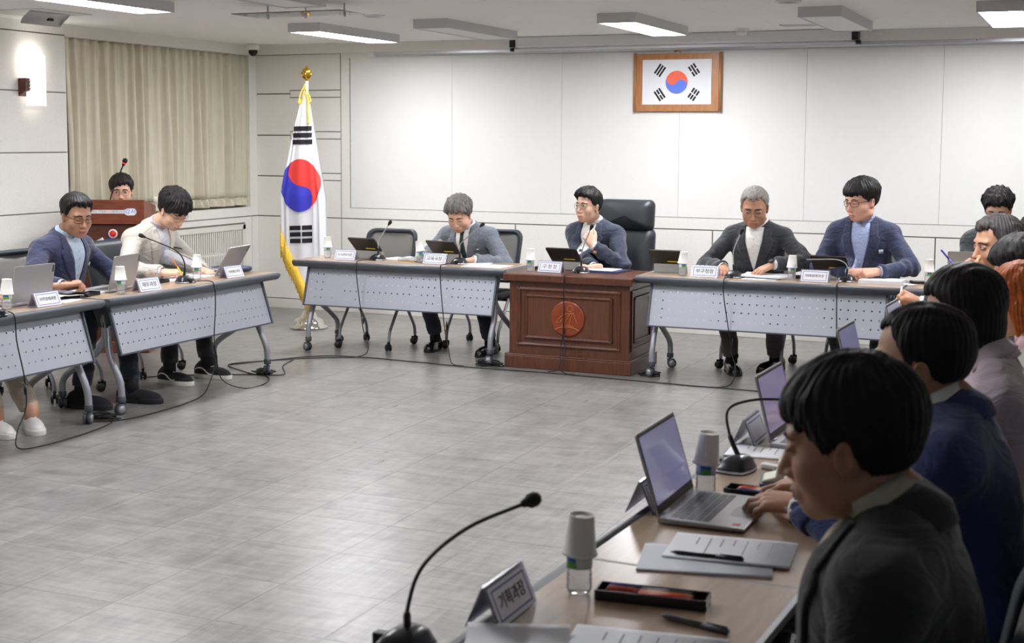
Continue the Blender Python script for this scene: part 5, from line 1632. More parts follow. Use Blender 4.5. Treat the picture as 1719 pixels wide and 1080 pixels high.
# ---- materials
def skin_mat(name, rgb, lip):
    return [mat('skin_' + name, rgb, 0.48, noise=0.05, nscale=55, bump=0.08, bscale=500, sss=0.08), mat('lips_' + name, lip, 0.45)]
SKINS = {'fair': skin_mat('fair', (222, 178, 152), (202, 142, 124)), 'mid': skin_mat('mid', (208, 160, 132), (182, 122, 106)),
         'tan': skin_mat('tan', (188, 140, 112), (162, 106, 90)), 'rosy': skin_mat('rosy', (226, 174, 150), (202, 134, 118))}
def hair_mat(name, rgb, sp=0.5):
    m = mat('hair_' + name, rgb, 0.55, noise=0.35, nscale=110, bump=0.35, bscale=420, stretch=(1, .3, .3), spec=.3); return m
HAIRS = {'black': hair_mat('black', (24, 21, 21)), 'dark': hair_mat('dark', (40, 35, 34)), 'grey': hair_mat('grey', (112, 108, 106)),
         'silver': hair_mat('silver', (138, 132, 128)), 'orange': hair_mat('orange', (176, 88, 36)), 'pepper': hair_mat('pepper', (72, 68, 68))}
M_eyew = mat('eye_white', (226, 220, 214), 0.25); M_iris = mat('iris', (38, 24, 18), 0.15); M_brow = mat('eyebrow', (38, 32, 30), 0.8)
def cloth(name, rgb, nz=0.06, rough=0.85, sheen=0.25, ns=260, bump=0.25):
    m = mat('cloth_' + name, rgb, rough, noise=nz, nscale=ns, bump=bump, bscale=420, sheen=sheen)
    nt = m.node_tree; b = nt.nodes['Principled BSDF']           # soft creases in the cloth
    tc = nt.nodes.new('ShaderNodeTexCoord'); mp = nt.nodes.new('ShaderNodeMapping'); mp.inputs['Scale'].default_value = (1, 1, 1.7)
    t = nt.nodes.new('ShaderNodeTexNoise'); t.inputs['Scale'].default_value = 7.5; t.inputs['Detail'].default_value = 3; t.inputs['Distortion'].default_value = 1.6
    bp = nt.nodes.new('ShaderNodeBump'); bp.inputs['Strength'].default_value = 0.55; bp.inputs['Distance'].default_value = 0.030
    old = b.inputs['Normal'].links[0].from_node if b.inputs['Normal'].links else None
    nt.links.new(tc.outputs['Object'], mp.inputs[0]); nt.links.new(mp.outputs[0], t.inputs['Vector']); nt.links.new(t.outputs['Fac'], bp.inputs['Height'])
    if old: nt.links.new(bp.outputs[0], old.inputs['Normal'])
    else: nt.links.new(bp.outputs[0], b.inputs['Normal'])
    return m

NPEOPLE = [0]; PLOC = []
def person(label, head, yaw, S=1.07, lean=10, hunch=.20, hyaw=0, hpitch=0, hroll=0, twist=0, hf=.02, skin='mid', face={}, hair={}, hairc='black',
           jacket=None, shirt=None, tie=None, trousers=None, hands=(None, None), feet=None, glasses=None, hh=.0034, jh=.008, hs=1.0,
           fat=1.0, closed=False, vneck=.70, polo=False, badge=None, watch=False, shoes=None, socks=None, collar=True, sw=.185, hipback=0.0, parts_extra=None, brow=1.0, lower=True, vw=.062, lapel=True, neckh=None):
    """head: world position of the head centre; hands: ((world wrist, finger dir, back-of-hand normal, pose), same for left), person's right first"""
    NPEOPLE[0] += 1
    n0 = NPEOPLE[0]
    head = V3(*head); ca, sa = math.cos(yaw), math.sin(yaw)
    RZ = np.array([[ca, -sa, 0], [sa, ca, 0], [0, 0, 1]])
    LE, TW = R(lean), R(twist)
    st = {'k': 1.0}
    piv = V3(0, 0, .52)
    def toP(q):
        q = np.atleast_2d(np.asarray(q, float)).copy()
        q[:, 2] = .53 + (q[:, 2] - .53) * st['k']
        h = np.maximum(q[:, 2] - .53, 0); q[:, 1] += hunch * h * h
        a = TW * np.clip((q[:, 2] - .55) / .35, 0, 1)
        q = np.stack([q[:, 0] * np.cos(a) - q[:, 1] * np.sin(a), q[:, 0] * np.sin(a) + q[:, 1] * np.cos(a), q[:, 2]], 1)
        return (q - piv) @ rx(-LE).T + piv
    def toQ(p):
        q = (p - piv.astype(p.dtype)) @ rx(LE).T.astype(p.dtype) + piv.astype(p.dtype)
        a = -TW * np.clip((q[:, 2] - .55) / .35, 0, 1)
        x = q[:, 0] * np.cos(a) - q[:, 1] * np.sin(a); y = q[:, 0] * np.sin(a) + q[:, 1] * np.cos(a)
        h = np.maximum(q[:, 2] - .53, 0); y = y - hunch * h * h
        z = .53 + (q[:, 2] - .53) / st['k']
        return np.stack([x, y, z], 1).astype(p.dtype)
    HQ = (0, hf, neckh or 1.190)
    lo_, hi_ = .6, 1.6
    for _ in range(30):
        st['k'] = (lo_ + hi_) / 2
        if toP(HQ)[0][2] * S < head[2]: lo_ = st['k']
        else: hi_ = st['k']
    hp = toP(HQ)[0]
    loc = head - RZ @ (hp * S); loc[2] = 0.0
    root = thing('person', label, 'person', tuple(loc), yaw)
    PLOC.append((label[:40], [round(float(c), 3) for c in loc]))
    xf = lambda v: v * S
    inv = lambda w_: (RZ.T @ (V3(*w_) - loc)) / S
    invd = lambda d_: RZ.T @ V3(*d_)
    sk = SKINS[skin]
    # ---------------- head frame
    HR = rz_(R(hyaw)) @ rx(R(hpitch)) @ ry(R(hroll))
    toH = lambda P: ((P - hp.astype(f32)) @ HR.astype(f32) / f32(hs)).astype(f32)
    frH = lambda v: (v * hs) @ HR.T + hp
    hfn = head_field(face)
    nb_ = frH(np.array([[0, -.022, -.060]]))[0]; nq = toP((0, -.022, 1.055))[0]; nq2 = toP((0, -.012, .98))[0]
    def body_top(P):
        d = hfn(toH(P)) * hs
        nk = cap(P, nb_, nq, .0535 * hs * (1 + .3 * (fat - 1)), .053)
        nk = smin(nk, cap(P, nq, nq2, .053, .050), .02)
        return smin(d, nk, .018)
    ctr = hp
    v, q = mesh_field(body_top, ctr - V3(.13, .16, .245) * max(1, hs), ctr + V3(.13, .16, .16) * max(1, hs), hh, 4)
    parts = [(v, q)]
    # ---------------- arms
    arms = []
    for s_, hd in ((1, hands[0]), (-1, hands[1])):
        sh = toP((s_ * (sw - .008), -.012, .944))[0]
        if hd is None:
            arms.append(None); continue
        w_ = inv(hd[0]); Fd = invd(hd[1]); Nd = invd(hd[2])
        Fd /= np.linalg.norm(Fd); Nd = Nd - Fd * (Nd @ Fd); Nd /= np.linalg.norm(Nd)
        L1, L2 = .285, .255
        dv = w_ - sh; D = np.linalg.norm(dv)
        if D > .97 * (L1 + L2): f_ = D / (.97 * (L1 + L2)); L1 *= f_; L2 *= f_
        a = (L1 * L1 - L2 * L2 + D * D) / (2 * D); hgt = math.sqrt(max(1e-6, L1 * L1 - a * a))
        pole = V3(*(hd[4] if len(hd) > 4 else (s_ * .35, -.4, -.85))); u = dv / D
        pole = pole - u * (pole @ u); pole /= np.linalg.norm(pole)
        el = sh + u * a + pole * hgt
        B = np.stack([np.cross(Fd, Nd), Fd, Nd], 1)
        hscale = 1.03
        hv, hq = hand_mesh(hd[3], -1 if s_ > 0 else 1, .0030 if hh > .003 else .0024)
        parts.append((hv * hscale @ B.T + w_, hq))
        arms.append((sh, el, w_, Fd, B, hscale))
    # ---------------- torso
    def torso(P, off=0.0):
        Q = toQ(P)
        d = ell(Q, (0, -.01 + hipback, .55), (.168 * fat, .128 * fat, .13))
        d = smin(d, ell(Q, (0, .010, .70), (.150 * fat, .112 * fat ** 1.3, .17)), .05)
        d = smin(d, ell(Q, (0, .004, .86), (.166 * (1 + .4 * (fat - 1)), .116, .16)), .05)
        d = smin(d, cap(Q, (-sw + .03, -.012, .944), (sw - .03, -.012, .944), .060, .060), .05)
        ax = np.stack([np.abs(Q[:, 0]), Q[:, 1], Q[:, 2]], 1)
        d = smin(d, cap(ax, (sw - .035, -.014, .964), (.036, -.026, 1.028), .052, .046), .035)
        return d - off
    elbs = [a for a in arms if a is not None]
    def sleeves(P, r0=.060, r1=.051, r2=.040, back=.012):
        d = None
        for a in elbs:
            sh, el, w_, Fd, B, _ = a
            fd = (w_ - el) / np.linalg.norm(w_ - el); we = w_ - fd * back
            g = smin(cap(P, sh, el, r0, r1), cap(P, el, we, r1, r2), .02)
            al = (P - el.astype(f32)) @ fd.astype(f32)
            fold = .0065 * np.sin(al * 80 + 2.6 * wob(P, 13, n0)) * np.exp(-(((P - el.astype(f32)) ** 2).sum(1)) / .018) + .0035 * np.sin(al * 46 + 3 * wob(P, 9, n0 + 2))
            g = np.maximum(g + fold, ((P - we.astype(f32)) @ fd.astype(f32)))
            d = g if d is None else np.minimum(d, g)
        return d
    for s_, a in zip((1, -1), arms):
        if a is None:
            pass
    hang = []
    for s_, hd in ((1, hands[0]), (-1, hands[1])):
        if hd is None:
            sh = toP((s_ * sw, -.012, .955))[0]; el = toP((s_ * (sw + .05), .06, .70))[0]; wr = toP((s_ * (sw - .06), .24, .66))[0]
            hang.append((sh, el, wr))
    def garment(P, off, wr):
        d = torso(P, off)
        s = sleeves(P, .050 + off * .6, .046 + off * .6, .035 + off * .7)
        if s is not None: d = smin(d, s, .028)
        for sh, el, w_ in hang:
            d = smin(d, smin(cap(P, sh, el, .052 + off * .5, .048 + off * .5), cap(P, el, w_, .050 + off * .5, .04), .02), .03)
        if wr:
            Q = toQ(P)
            d = d + wr * wob(P, 16, n0 * 1.3) + wr * .7 * wob(Q * np.array([1, 1, .45], f32), 38, n0) + wr * 1.1 * np.sin(Q[:, 2] * 62 + 22 * np.abs(Q[:, 0]) + 2.4 * wob(P, 9, n0)) * np.clip((.88 - Q[:, 2]) / .25, 0, 1)
        return d
    pts = [toP((x, y, z))[0] for x in (-.24, .24) for y in (-.17, .19) for z in (.42, 1.10)]
    for a in elbs: pts += [a[0], a[1], a[2]]
    for hgs in hang: pts += list(hgs)
    pts = np.array(pts); blo, bhi = pts.min(0) - .09, pts.max(0) + .09
    coat = jacket if jacket else shirt
    off = .015 if jacket else .006
    bottom = lambda P, d: np.maximum(d, .455 - P[:, 2])
    gfn = lambda P: bottom(P, garment(P, off, .0026 if jacket else .0032))
    # hidden core of the body, part of the same mesh
    def core_fn(P):
        d = bottom(P, torso(P, -.012))
        for sh, el, w_, *_r in elbs: d = smin(d, np.minimum(cap(P, sh, el, .036, .032), cap(P, el, w_, .032, .0225)), .02)
        for sh, el, w_ in hang:
            d = smin(d, np.minimum(cap(P, sh, el, .036, .032), cap(P, el, w_, .032, .024)), .02)
        return np.minimum(d, cap(P, nq, nq2, .046, .046))
    core = mesh_field(core_fn, blo, bhi, .016, 3)
    parts.append(core)
    for sh, el, w_ in hang:          # hands resting in the lap
        sg_ = -1 if sh[0] > 0 else 1
        fd = (w_ - el) / np.linalg.norm(w_ - el); sd = np.cross(fd, V3(0, 0, 1)); sd /= np.linalg.norm(sd); nd = np.cross(sd, fd)
        hv, hq = hand_mesh('relax', sg_, .0038)
        parts.append((hv * 1.03 @ np.stack([sd, fd, nd], 1).T + w_ + fd * .02, hq))
    lipc = lambda c: ((np.abs(toH(c.astype(f32))[:, 0]) < .0235) & (np.abs(toH(c.astype(f32))[:, 2] + .0740) < .0085) & (toH(c.astype(f32))[:, 1] > .080)).astype(int)
    body = to_mesh('body', parts, sk, root, xf, lipc)
    v, q = mesh_field(gfn, blo, bhi, jh, 4)
    g_ob = to_mesh('jacket' if jacket else 'shirt', [(v, q)], coat, root, xf)
    # ---------------- things laid on the chest
    def march(xz, y0=.42, d=0.0, fn=gfn):
        q = np.array([(x, y0, z) for x, z in xz], float)
        for _ in range(60):
            dd = fn(toP(q).astype(f32)); q[:, 1] = np.maximum(q[:, 1] - np.clip(dd, -.01, .05) * .7, -.02)
        q[:, 1] += d
        return toP(q)
    def ribbon(nm, Lf, Rf, rows, cols, d, m_, par=root, th=.004, own=None):
        Pq = []
        for i in range(rows + 1):
            t = i / rows; l, r_ = Lf(t), Rf(t)
            for j in range(cols + 1):
                u = j / cols; Pq.append((l[0] + (r_[0] - l[0]) * u, l[1] + (r_[1] - l[1]) * u))
        F = march(Pq, d=d); Bk = march(Pq, d=d - th)
        b = MB(); g = lambda A: [[A[i * (cols + 1) + j] * S for j in range(cols + 1)] for i in range(rows + 1)]
        gf, gb = g(F), g(Bk)
        b.grid(gf); b.grid(gb)
        for i in range(rows):
            for j in (0, cols): b.add([gf[i][j], gf[i + 1][j], gb[i + 1][j], gb[i][j]], [(0, 1, 2, 3)])
        for i in (0, rows):
            for j in range(cols): b.add([gf[i][j], gf[i][j + 1], gb[i][j + 1], gb[i][j]], [(0, 1, 2, 3)])
        return b.build(nm, m_, par)
    lerp = lambda a, b, t: (a[0] + (b[0] - a[0]) * t, a[1] + (b[1] - a[1]) * t)
    def poly(*k):
        def f(t):
            for (t0, p0), (t1, p1) in zip(k[:-1], k[1:]):
                if t <= t1: return lerp(p0, p1, (t - t0) / (t1 - t0))
            return k[-1][1]
        return f
    zt_ = 1.038
    if jacket and shirt:
        ribbon('shirt', poly((0, (-vw, zt_)), (.40, (-vw * .86, .94)), (1, (-.006, vneck))), poly((0, (vw, zt_)), (.40, (vw * .86, .94)), (1, (.006, vneck))), 14, 8, .004, shirt)
        if lapel:
            for s_ in (-1, 1):
                ribbon('lapel', poly((0, (s_ * (vw - .006), zt_ + .012)), (.40, (s_ * (vw * .84), .942)), (1, (s_ * .004, vneck))),
                       poly((0, (s_ * (vw + .030), zt_ + .010)), (.27, (s_ * (vw + .044), .972)), (.31, (s_ * (vw + .034), .962)), (.35, (s_ * (vw + .060), .953)), (.55, (s_ * (vw + .034), .86)), (1, (s_ * .022, vneck - .012))), 24, 4, .010, jacket, g_ob, .006)
    elif not jacket:
        ribbon('placket', poly((0, (-.014, .99)), (1, (-.014, .62))), poly((0, (.014, .99)), (1, (.014, .62))), 10, 2, .004, shirt, g_ob, .004)
    if tie:
        ribbon('tie', poly((0, (-.017, 1.022)), (.12, (-.012, .985)), (1, (-.034, vneck - .02))), poly((0, (.017, 1.022)), (.12, (.012, .985)), (1, (.034, vneck - .02))), 14, 4, .010, tie, root, .006)
    if jacket and shirt:     # shirt buttons
        b = MB()
        for z in (.955, .905, .85, .79):
            if z > vneck + .02 and not tie:
                p = march([(0, z)], d=.006)[0] * S; b.lathe([(0, .003), (.005, .002), (.0055, 0)], 8, p, M=Matrix.Rotation(-PI / 2 - LE, 4, 'X'))
        if b.v: b.build('button', mat('pearl_button', (210, 212, 214), 0.4), root)
    if badge:
        bx, bz, bw, bh, bm = badge
        ribbon('badge', poly((0, (bx - bw, bz + bh)), (1, (bx - bw, bz - bh))), poly((0, (bx + bw, bz + bh)), (1, (bx + bw, bz - bh))), 2, 2, .016, bm, root, .005)
    # collars: shirt collar (stand and fall) and jacket collar
    def neckring(nm, m_, r0, r1, zb0, zb1, zf0, zf1, gap, th, par, tip=0.0, n=34, cy=None, dy=.012):
        nbq = toQ(nb_[None])[0]
        ncy = lambda z: -.022 + (nbq[1] + .022) * min(1.2, max(0, (z - 1.055) / max(.03, nbq[2] - 1.055)))
        Pg = []
        for i in range(n + 1):
            a = R(gap) + (2 * PI - 2 * R(gap)) * i / n          # 0 = front
            fr_ = (1 + math.cos(a)) / 2
            row = []
            for k in range(6):
                u = k / 5
                r_ = r0 + (r1 - r0) * u
                z = (zb0 + (zf0 - zb0) * fr_) * (1 - u) + (zb1 + (zf1 - zb1) * fr_) * u
                if tip: z -= tip * u * math.exp(-((min(a, 2 * PI - a) - R(gap)) / .35) ** 2)
                bulge = .012 * math.sin(u * PI)
                row.append((r_ * math.sin(a) * 1.04, ncy(z) - .002 + dy * .6 * fr_ + r_ * math.cos(a), z + bulge * .3))
            Pg.append([p * S for p in toP(row)])
        b = MB(); b.grid(Pg); return b.build(nm, m_, par, solid=th)
    if shirt and collar:
        neckring('collar', shirt, .065, .079, 1.118, 1.072, 1.062, 1.018, 10 if not polo else 24, .0045, root, .034)
        neckring('collar_stand', shirt, .070, .064, 1.05, 1.115, 1.0, 1.06, 5, .004, root)
    if jacket:
        neckring('jacket_collar', jacket, .073, .086, 1.100, 1.026, 1.036, .985, 58, .006, g_ob)
    # cuffs
    if jacket and shirt and elbs:
        for a in elbs:
            sh, el, w_, Fd, B, _ = a
            d_ = (w_ - el) / np.linalg.norm(w_ - el)
            b = MB(); b.tube([(w_ - d_ * .045) * S, (w_ - d_ * .004) * S, (w_ + d_ * .004) * S], [.0345 * S, .033 * S, .0325 * S], 16, caps=False)
            b.build('cuff', shirt, root, solid=.003)
    if watch:
        a = arms[1]; d_ = (a[2] - a[1]) / np.linalg.norm(a[2] - a[1]); c = a[2] + d_ * .004
        up = a[4][:, 2]
        b = MB(); b.tube([(c - d_ * .009) * S, (c + d_ * .009) * S], .0315 * S, 16, caps=False)
        wb = b.build('watch_strap', mat('watch_strap', (196, 196, 200), 0.35, 0.4), root, solid=.003)
        q_ = Vector((0, 0, 1)).rotation_difference(Vector(up)).to_matrix().to_4x4()
        MB().lathe([(.022, -.004), (.0235, .002), (.022, .008), (.018, .0095), (0, .0095)], 20, (c + up * .028) * S, M=q_).build('watch_face', [M_black], wb)
    # ---------------- legs
    if lower:
        if feet is None: feet = (((.10, .50), 0), ((-.10, .50), 0))
        else: feet = tuple(((tuple(inv((f[0], f[1], 0))[:2])), f[2] - math.degrees(yaw)) for f in feet)
        legs = []
        hipc = toP((0, 0, .53))[0]
        for s_, ((fx, fy), fa) in zip((1, -1), feet):
            ank = V3(fx, fy, .10); hip = V3(s_ * .088, .03, .53)
            A_ = ank - hip; D = np.linalg.norm(A_); l1, l2 = .44, .43
            if D > .97 * (l1 + l2): l1 = l2 = D / 1.94
            a = (l1 * l1 - l2 * l2 + D * D) / (2 * D); hg = math.sqrt(max(1e-6, l1 * l1 - a * a)); u = A_ / D
            pole = V3(s_ * .12, .75, .75); pole = pole - u * (pole @ u); pole /= np.linalg.norm(pole)
            kn = hip + u * a + pole * hg
            legs.append((hip, kn, ank, fa))
        def tr(P):
            d = ell(P, (0, -.01, .52), (.165 * fat, .135, .105))
            for hip, kn, ank, fa in legs:
                hem = ank + (kn - ank) * .06
                g = smin(cap(P, hip, kn, .088, .066), cap(P, kn, hem, .064, .054), .03)
                dn = (ank - kn) / np.linalg.norm(ank - kn)
                g = np.maximum(g, (P - hem.astype(f32)) @ dn.astype(f32))
                d = smin(d, g, .03)
            d = np.maximum(d, P[:, 2] - .60)
            return d + .0028 * wob(P, 19, n0) + .002 * np.sin(P[:, 2] * 60 + 3 * wob(P, 8, n0))
        pl = np.array([p for l in legs for p in l[:3]] + [(-.2, -.16, .42), (.2, .16, .62)])
        v, q = mesh_field(tr, pl.min(0) - .10, pl.max(0) + .10, .012, 4)
        to_mesh('trousers', [(v, q)], trousers or cloth('navy_trousers', (34, 36, 46)), root, xf)
        sm_, kind = shoes or ([mat('black_shoe_leather', (20, 19, 20), 0.2), mat('shoe_sole', (18, 17, 17), 0.6)], 'oxford')
        for hip, kn, ank, fa in legs:
            b = MB(); top = ank + (kn - ank) * .22
            b.tube([top * S, (ank + V3(0, 0, .02)) * S, (ank - V3(0, 0, .04)) * S], [.047 * S, .040 * S, .040 * S], 14)
            b.build('sock', socks or mat('black_sock', (26, 26, 30), 0.9), root)
            shoe(root, ank * S, R(fa), S, sm_, kind)
    # ---------------- face details
    hsx = lambda p: Vector(frH(np.array([p]))[0] * S)
    def hmarch(xz, y0=.13, d=0.0):
        P = np.array([(x, y0, z) for x, z in xz], f32)
        for _ in range(40): P[:, 1] -= np.clip(hfn(P), -.01, .03) * .8
        P[:, 1] += d; return P
    w = face.get('w', 1.0)
    for s_ in (-1, 1):
        ex = s_ * .0315 * w
        if not closed:
            pr = hmarch([(ex + k * .0135 / 6, .001 + 0.0) for k in range(-6, 7)], d=.0006)
            rows = []
            for i in range(5):
                u = -1 + i / 2
                row = []
                for k in range(13):
                    q_ = (k - 6) / 6; hgt = .0046 * (1 - abs(q_) ** 2.2)
                    row.append((float(pr[k][0]), .001 + u * hgt))
                pp = hmarch(row, d=.0007); rows.append([hsx(p) for p in pp])
            e = MB(); e.grid(rows); eo = e.build('eye', M_eyew, root)
            pc = hmarch([(ex + face.get('gaze', 0) * .004, .0012)], d=.0011)[0]
            rows = []
            for rr in (0, .003, .0046):
                rows.append([hsx(hmarch([(pc[0] + rr * math.cos(2 * PI * k / 12), min(.0012 + .0036, max(-.0028, .0012 + rr * math.sin(2 * PI * k / 12))))], d=.0013)[0]) for k in range(12)])
            e = MB(); e.grid(rows, closed=True); e.build('iris', M_iris, eo)
        lash = hmarch([(ex + k * .0155 / 6, .001 + (.0048 * (1 - (abs(k) / 6) ** 2.2) if not closed else -.003 * (1 - (k / 6) ** 2))) for k in range(-6, 7)], d=.0006)
        b = MB(); b.tube([hsx(p) for p in lash], .0013 * S, 5); b.build('eyelash', M_brow, root)
        bw = hmarch([(s_ * (.012 + .040 * k / 8) * w, .0185 + .006 * math.sin(PI * (k / 8) ** .8) - .001 * k / 8 * 2) for k in range(9)], d=.0008)
        b = MB(); b.tube([hsx(p) for p in bw], [x * S * brow for x in (.0022, .0032, .0036, .0036, .0034, .003, .0026, .002, .0012)], 6); b.build('eyebrow', M_brow, root)
    if glasses:
        gm, gr, shape = glasses
        b = MB()
        yb_ = float(hmarch([(.0, .004)])[0][1]) + .006
        for s_ in (-1, 1):
            cx = s_ * .0335 * w; pts = []
            for k in range(25):
                a = 2 * PI * k / 24; cx_, sy_ = math.cos(a), math.sin(a)
                f_ = 1 / (abs(cx_) ** 3.2 + abs(sy_) ** 3.2) ** (1 / 3.2) if shape == 'rect' else 1 / (abs(cx_) ** 2.3 + abs(sy_) ** 2.3) ** (1 / 2.3)
                x_ = cx + .0255 * cx_ * f_; pts.append(hsx((x_, yb_ - .9 * (abs(x_)) ** 2 / .16 * 1.0, -.002 + (.0165 if shape == 'rect' else .020) * sy_ * f_)))
            b.tube(pts, gr, 6, caps=False)
            b.tube([hsx((s_ * .058 * w, yb_ - .018, .004)), hsx((s_ * .074 * w, .055, .006)), hsx((s_ * .081 * w, .0, .004)), hsx((s_ * .080 * w, -.020, -.012))], gr, 6)
        b.tube([hsx((-.009, yb_, .004)), hsx((0, yb_ + .003, .006)), hsx((.009, yb_, .004))], gr, 6)
        go = b.build('glasses', gm, root)
        lens = MB()
        for s_ in (-1, 1):
            cx = s_ * .0335 * w
            ring = []
            for k in range(18):
                a = 2 * PI * k / 18; x_ = cx + .0255 * math.cos(a); ring.append(hsx((x_, yb_ - .9 * x_ * x_ / .16, -.002 + .0165 * math.sin(a))))
            lens.add(ring, [tuple(range(18))])
        lens.build('lens', glass_mat('spectacle_lens', (254, 253, 255), alpha=0.0, blend=0.04), go)
    # ---------------- hair
    if hair is not None:
        hst = dict(hair); hst.setdefault('seed', n0 * 1.7); hst['w'] = w
        ff = hair_field(hst)
        big = .17 if hst.get('bob') else .0
        v, q = mesh_field(lambda P: ff(P), (-.13, -.155, -.155), (.13, .145, .175), min(hh, .0036) if hh < .003 else hh, 4, lip=2.2)
        to_mesh('hair', [(frH(v), q)], HAIRS[hairc], root, xf)
    return root

def shoe(root, ank, ang, S, mats, kind):
    def fn(P):
        x, y, z = P[:, 0], P[:, 1], P[:, 2]
        up = ell(P, (0, .055, .035), (.046, .125, .040))
        up = smin(up, ell(P, (0, -.045, .045), (.038, .052, .052)), .03)
        up = smin(up, cap(P, (0, -.035, .05), (0, -.020, .095 if kind != 'slip' else .075), .038, .036), .02)
        up = smin(up, ell(P, (0, .12, .024), (.040, .062, .024)), .03)
        sole = np.maximum(np.minimum(ell(P * np.array([1, 1, 0], f32), (0, .105, 0), (.050, .090, .05)), np.minimum(ell(P * np.array([1, 1, 0], f32), (0, -.035, 0), (.042, .062, .05)), cap(P * np.array([1, 1, 0], f32), (0, -.03, 0), (0, .10, 0), .040, .042))), np.abs(z - .013) - .013)
        d = np.minimum(np.maximum(up, .010 - z), sole - (.003 if kind != 'oxford' else 0))
        return np.maximum(d, z - .105)
    key = 'SHOE_' + kind
    if key not in HCACHE: HCACHE[key] = mesh_field(fn, (-.07, -.12, -.01), (.07, .22, .12), .0055, 4)
    v, q = HCACHE[key]
    Rm = rz_(ang)
    so = .028 if kind != 'oxford' else .016
    o = to_mesh('shoe', [(v, q)], mats, root, lambda v_: (v_ * S) @ Rm.T + np.array([ank[0], ank[1], 0]), lambda c: (c[:, 2] < so).astype(int))
    if kind in ('skate', 'white'):
        b = MB()
        for k in range(4):
            y = .045 + k * .018
            for s_ in (-1, 1):
                p0 = Rm @ V3(-s_ * .016, y, .080 - .5 * (y - .03) + .004) * S; p1 = Rm @ V3(s_ * .016, y + .012, .078 - .5 * (y - .02) + .004) * S
                b.tube([p0 + V3(ank[0], ank[1], 0), p1 + V3(ank[0], ank[1], 0)], .003, 5)
        b.build('lace', M_white, o)
    if kind == 'skate':
        for s_ in (-1, 1):
            b = MB(); pts = []
            for k in range(11):
                t = k / 10; y = -.06 + .15 * t; z = .048 + .018 * math.sin(t * PI * 1.6 + .4)
                P = np.array([[s_ * .09, y, z]], f32)
                for _ in range(30): P[:, 0] -= s_ * np.clip(fn(P), -.01, .03) * .8
                pts.append((Rm @ (P[0].astype(float) + V3(s_ * .001, 0, 0)) * S) + V3(ank[0], ank[1], 0))
            b.tube(pts, .0045, 6); b.build('side_stripe', M_white, o)
    return o

# ================================================================= the people in the room
FACE_F = PI                     # facing the camera side (-Y)
FACE_L = -PI / 2                # facing +X (left-hand row)
FACE_R = PI / 2                 # facing -X (right-hand row)
M_gl_b = mat('black_glasses', (24, 24, 28), 0.3); M_gl_s = mat('silver_glasses', (150, 146, 146), 0.3, 0.8); M_gl_g = mat('gold_glasses', (150, 120, 92), 0.3, 0.7)
NAVY = cloth('navy_suit', (42, 48, 78)); NAVY2 = cloth('blue_grey_navy', (46, 54, 74)); NAVY3 = cloth('mid_navy', (52, 60, 88)); NAVYD = cloth('deep_navy', (42, 54, 104))
TWEED = cloth('grey_tweed', (112, 120, 130), .22, ns=120); CHAR = cloth('charcoal', (48, 51, 55)); BEIGE = cloth('beige_jacket', (196, 190, 180), .03)
BLK = cloth('black_suit', (40, 40, 41)); BLK2 = cloth('black_top', (30, 30, 34))
WSH = cloth('white_shirt', (236, 236, 234), .01, bump=.1); BSH = cloth('light_blue_shirt', (168, 184, 222), .03, bump=.1); SSH = cloth('sky_shirt', (186, 206, 226), .03, bump=.1)
GSH = cloth('striped_grey_shirt', (186, 184, 190), .05, bump=.1); PSH = cloth('pale_pink_shirt', (206, 190, 198), .02, bump=.12); CREAM = cloth('olive_cream_shirt', (190, 184, 160), .02, bump=.1)
OLIVE = cloth('khaki_trousers', (196, 184, 168), .03); DKT = cloth('dark_trousers', (32, 33, 38)); GRT = cloth('grey_brown_trousers', (72, 68, 66)); NVT = cloth('navy_trousers2', (34, 38, 56))
GREEN = mat('dark_green_tie', (20, 52, 48), 0.5, noise=.15, nscale=200)
SKATE = ([mat('black_canvas', (24, 24, 28), .8), mat('cream_sole', (224, 220, 210), .6)], 'skate')
WSHOE = ([mat('white_leather', (232, 230, 228), .5), mat('white_sole', (222, 220, 216), .6)], 'white')
SUEDE = ([mat('black_suede', (26, 26, 32), .9), mat('dark_sole', (22, 22, 24), .7)], 'slip')
BADGE = mat('pale_badge', (206, 210, 220), .4)
DN, FWD = (0, 0, -1), None

# front row -----------------------------------------------------------------
person('man in a grey tweed jacket and dark green tie looking down at the front row', (-4.66, 9.74, 1.085), FACE_F, S=1.07, lean=15, hunch=.36, hpitch=-30, hyaw=6, hf=.05,
       skin='fair', hair=dict(top=.030, side=.018, front=.066, amp=.0045, back=-.05, quiff=.008), hairc='grey', jacket=TWEED, shirt=WSH, tie=GREEN, fat=1.04, closed=True, face=dict(w=1.02, fat=.5, age=1),
       hands=(((-4.80, 9.74, .84), (.9, -.5, -.35), (0, -.3, 1), 'relax', (.9, -.3, -.6)), ((-4.47, 9.60, .745), (-.85, -.5, -.1), (0, 0, 1), 'flat', (-.9, -.2, -.6))),
       trousers=NVT, feet=((-4.87, 9.74, 190), (-4.37, 9.70, 176)), badge=(-.115, .86, .008, .006, BADGE))
person('man in a blue-grey suit resting his chin on his hand behind the wooden desk', (-3.645, 9.92, 1.170), FACE_F, S=1.06, lean=8, hunch=.22, hpitch=2, hyaw=-20, hf=.03, twist=-8,
       skin='fair', hair=dict(top=.022, side=.009, front=.078, part=1, quiff=.012, amp=.0024, slant=.020, slside=-1), glasses=(M_gl_s, .0016, 'round'), jacket=NAVY2, shirt=WSH, vneck=.80,
       face=dict(w=.98, jaw=.95), hands=(((-3.50, 9.66, .728), (-.9, -.15, 0), (0, 0, 1), 'fist', (.9, -.2, -.6)), ((-3.535, 9.735, .885), (-.55, .25, .80), (.25, -.92, .30), 'chin', (-.7, .1, -.8))),
       trousers=NVT, badge=(-.12, .80, .013, .009, M_black))
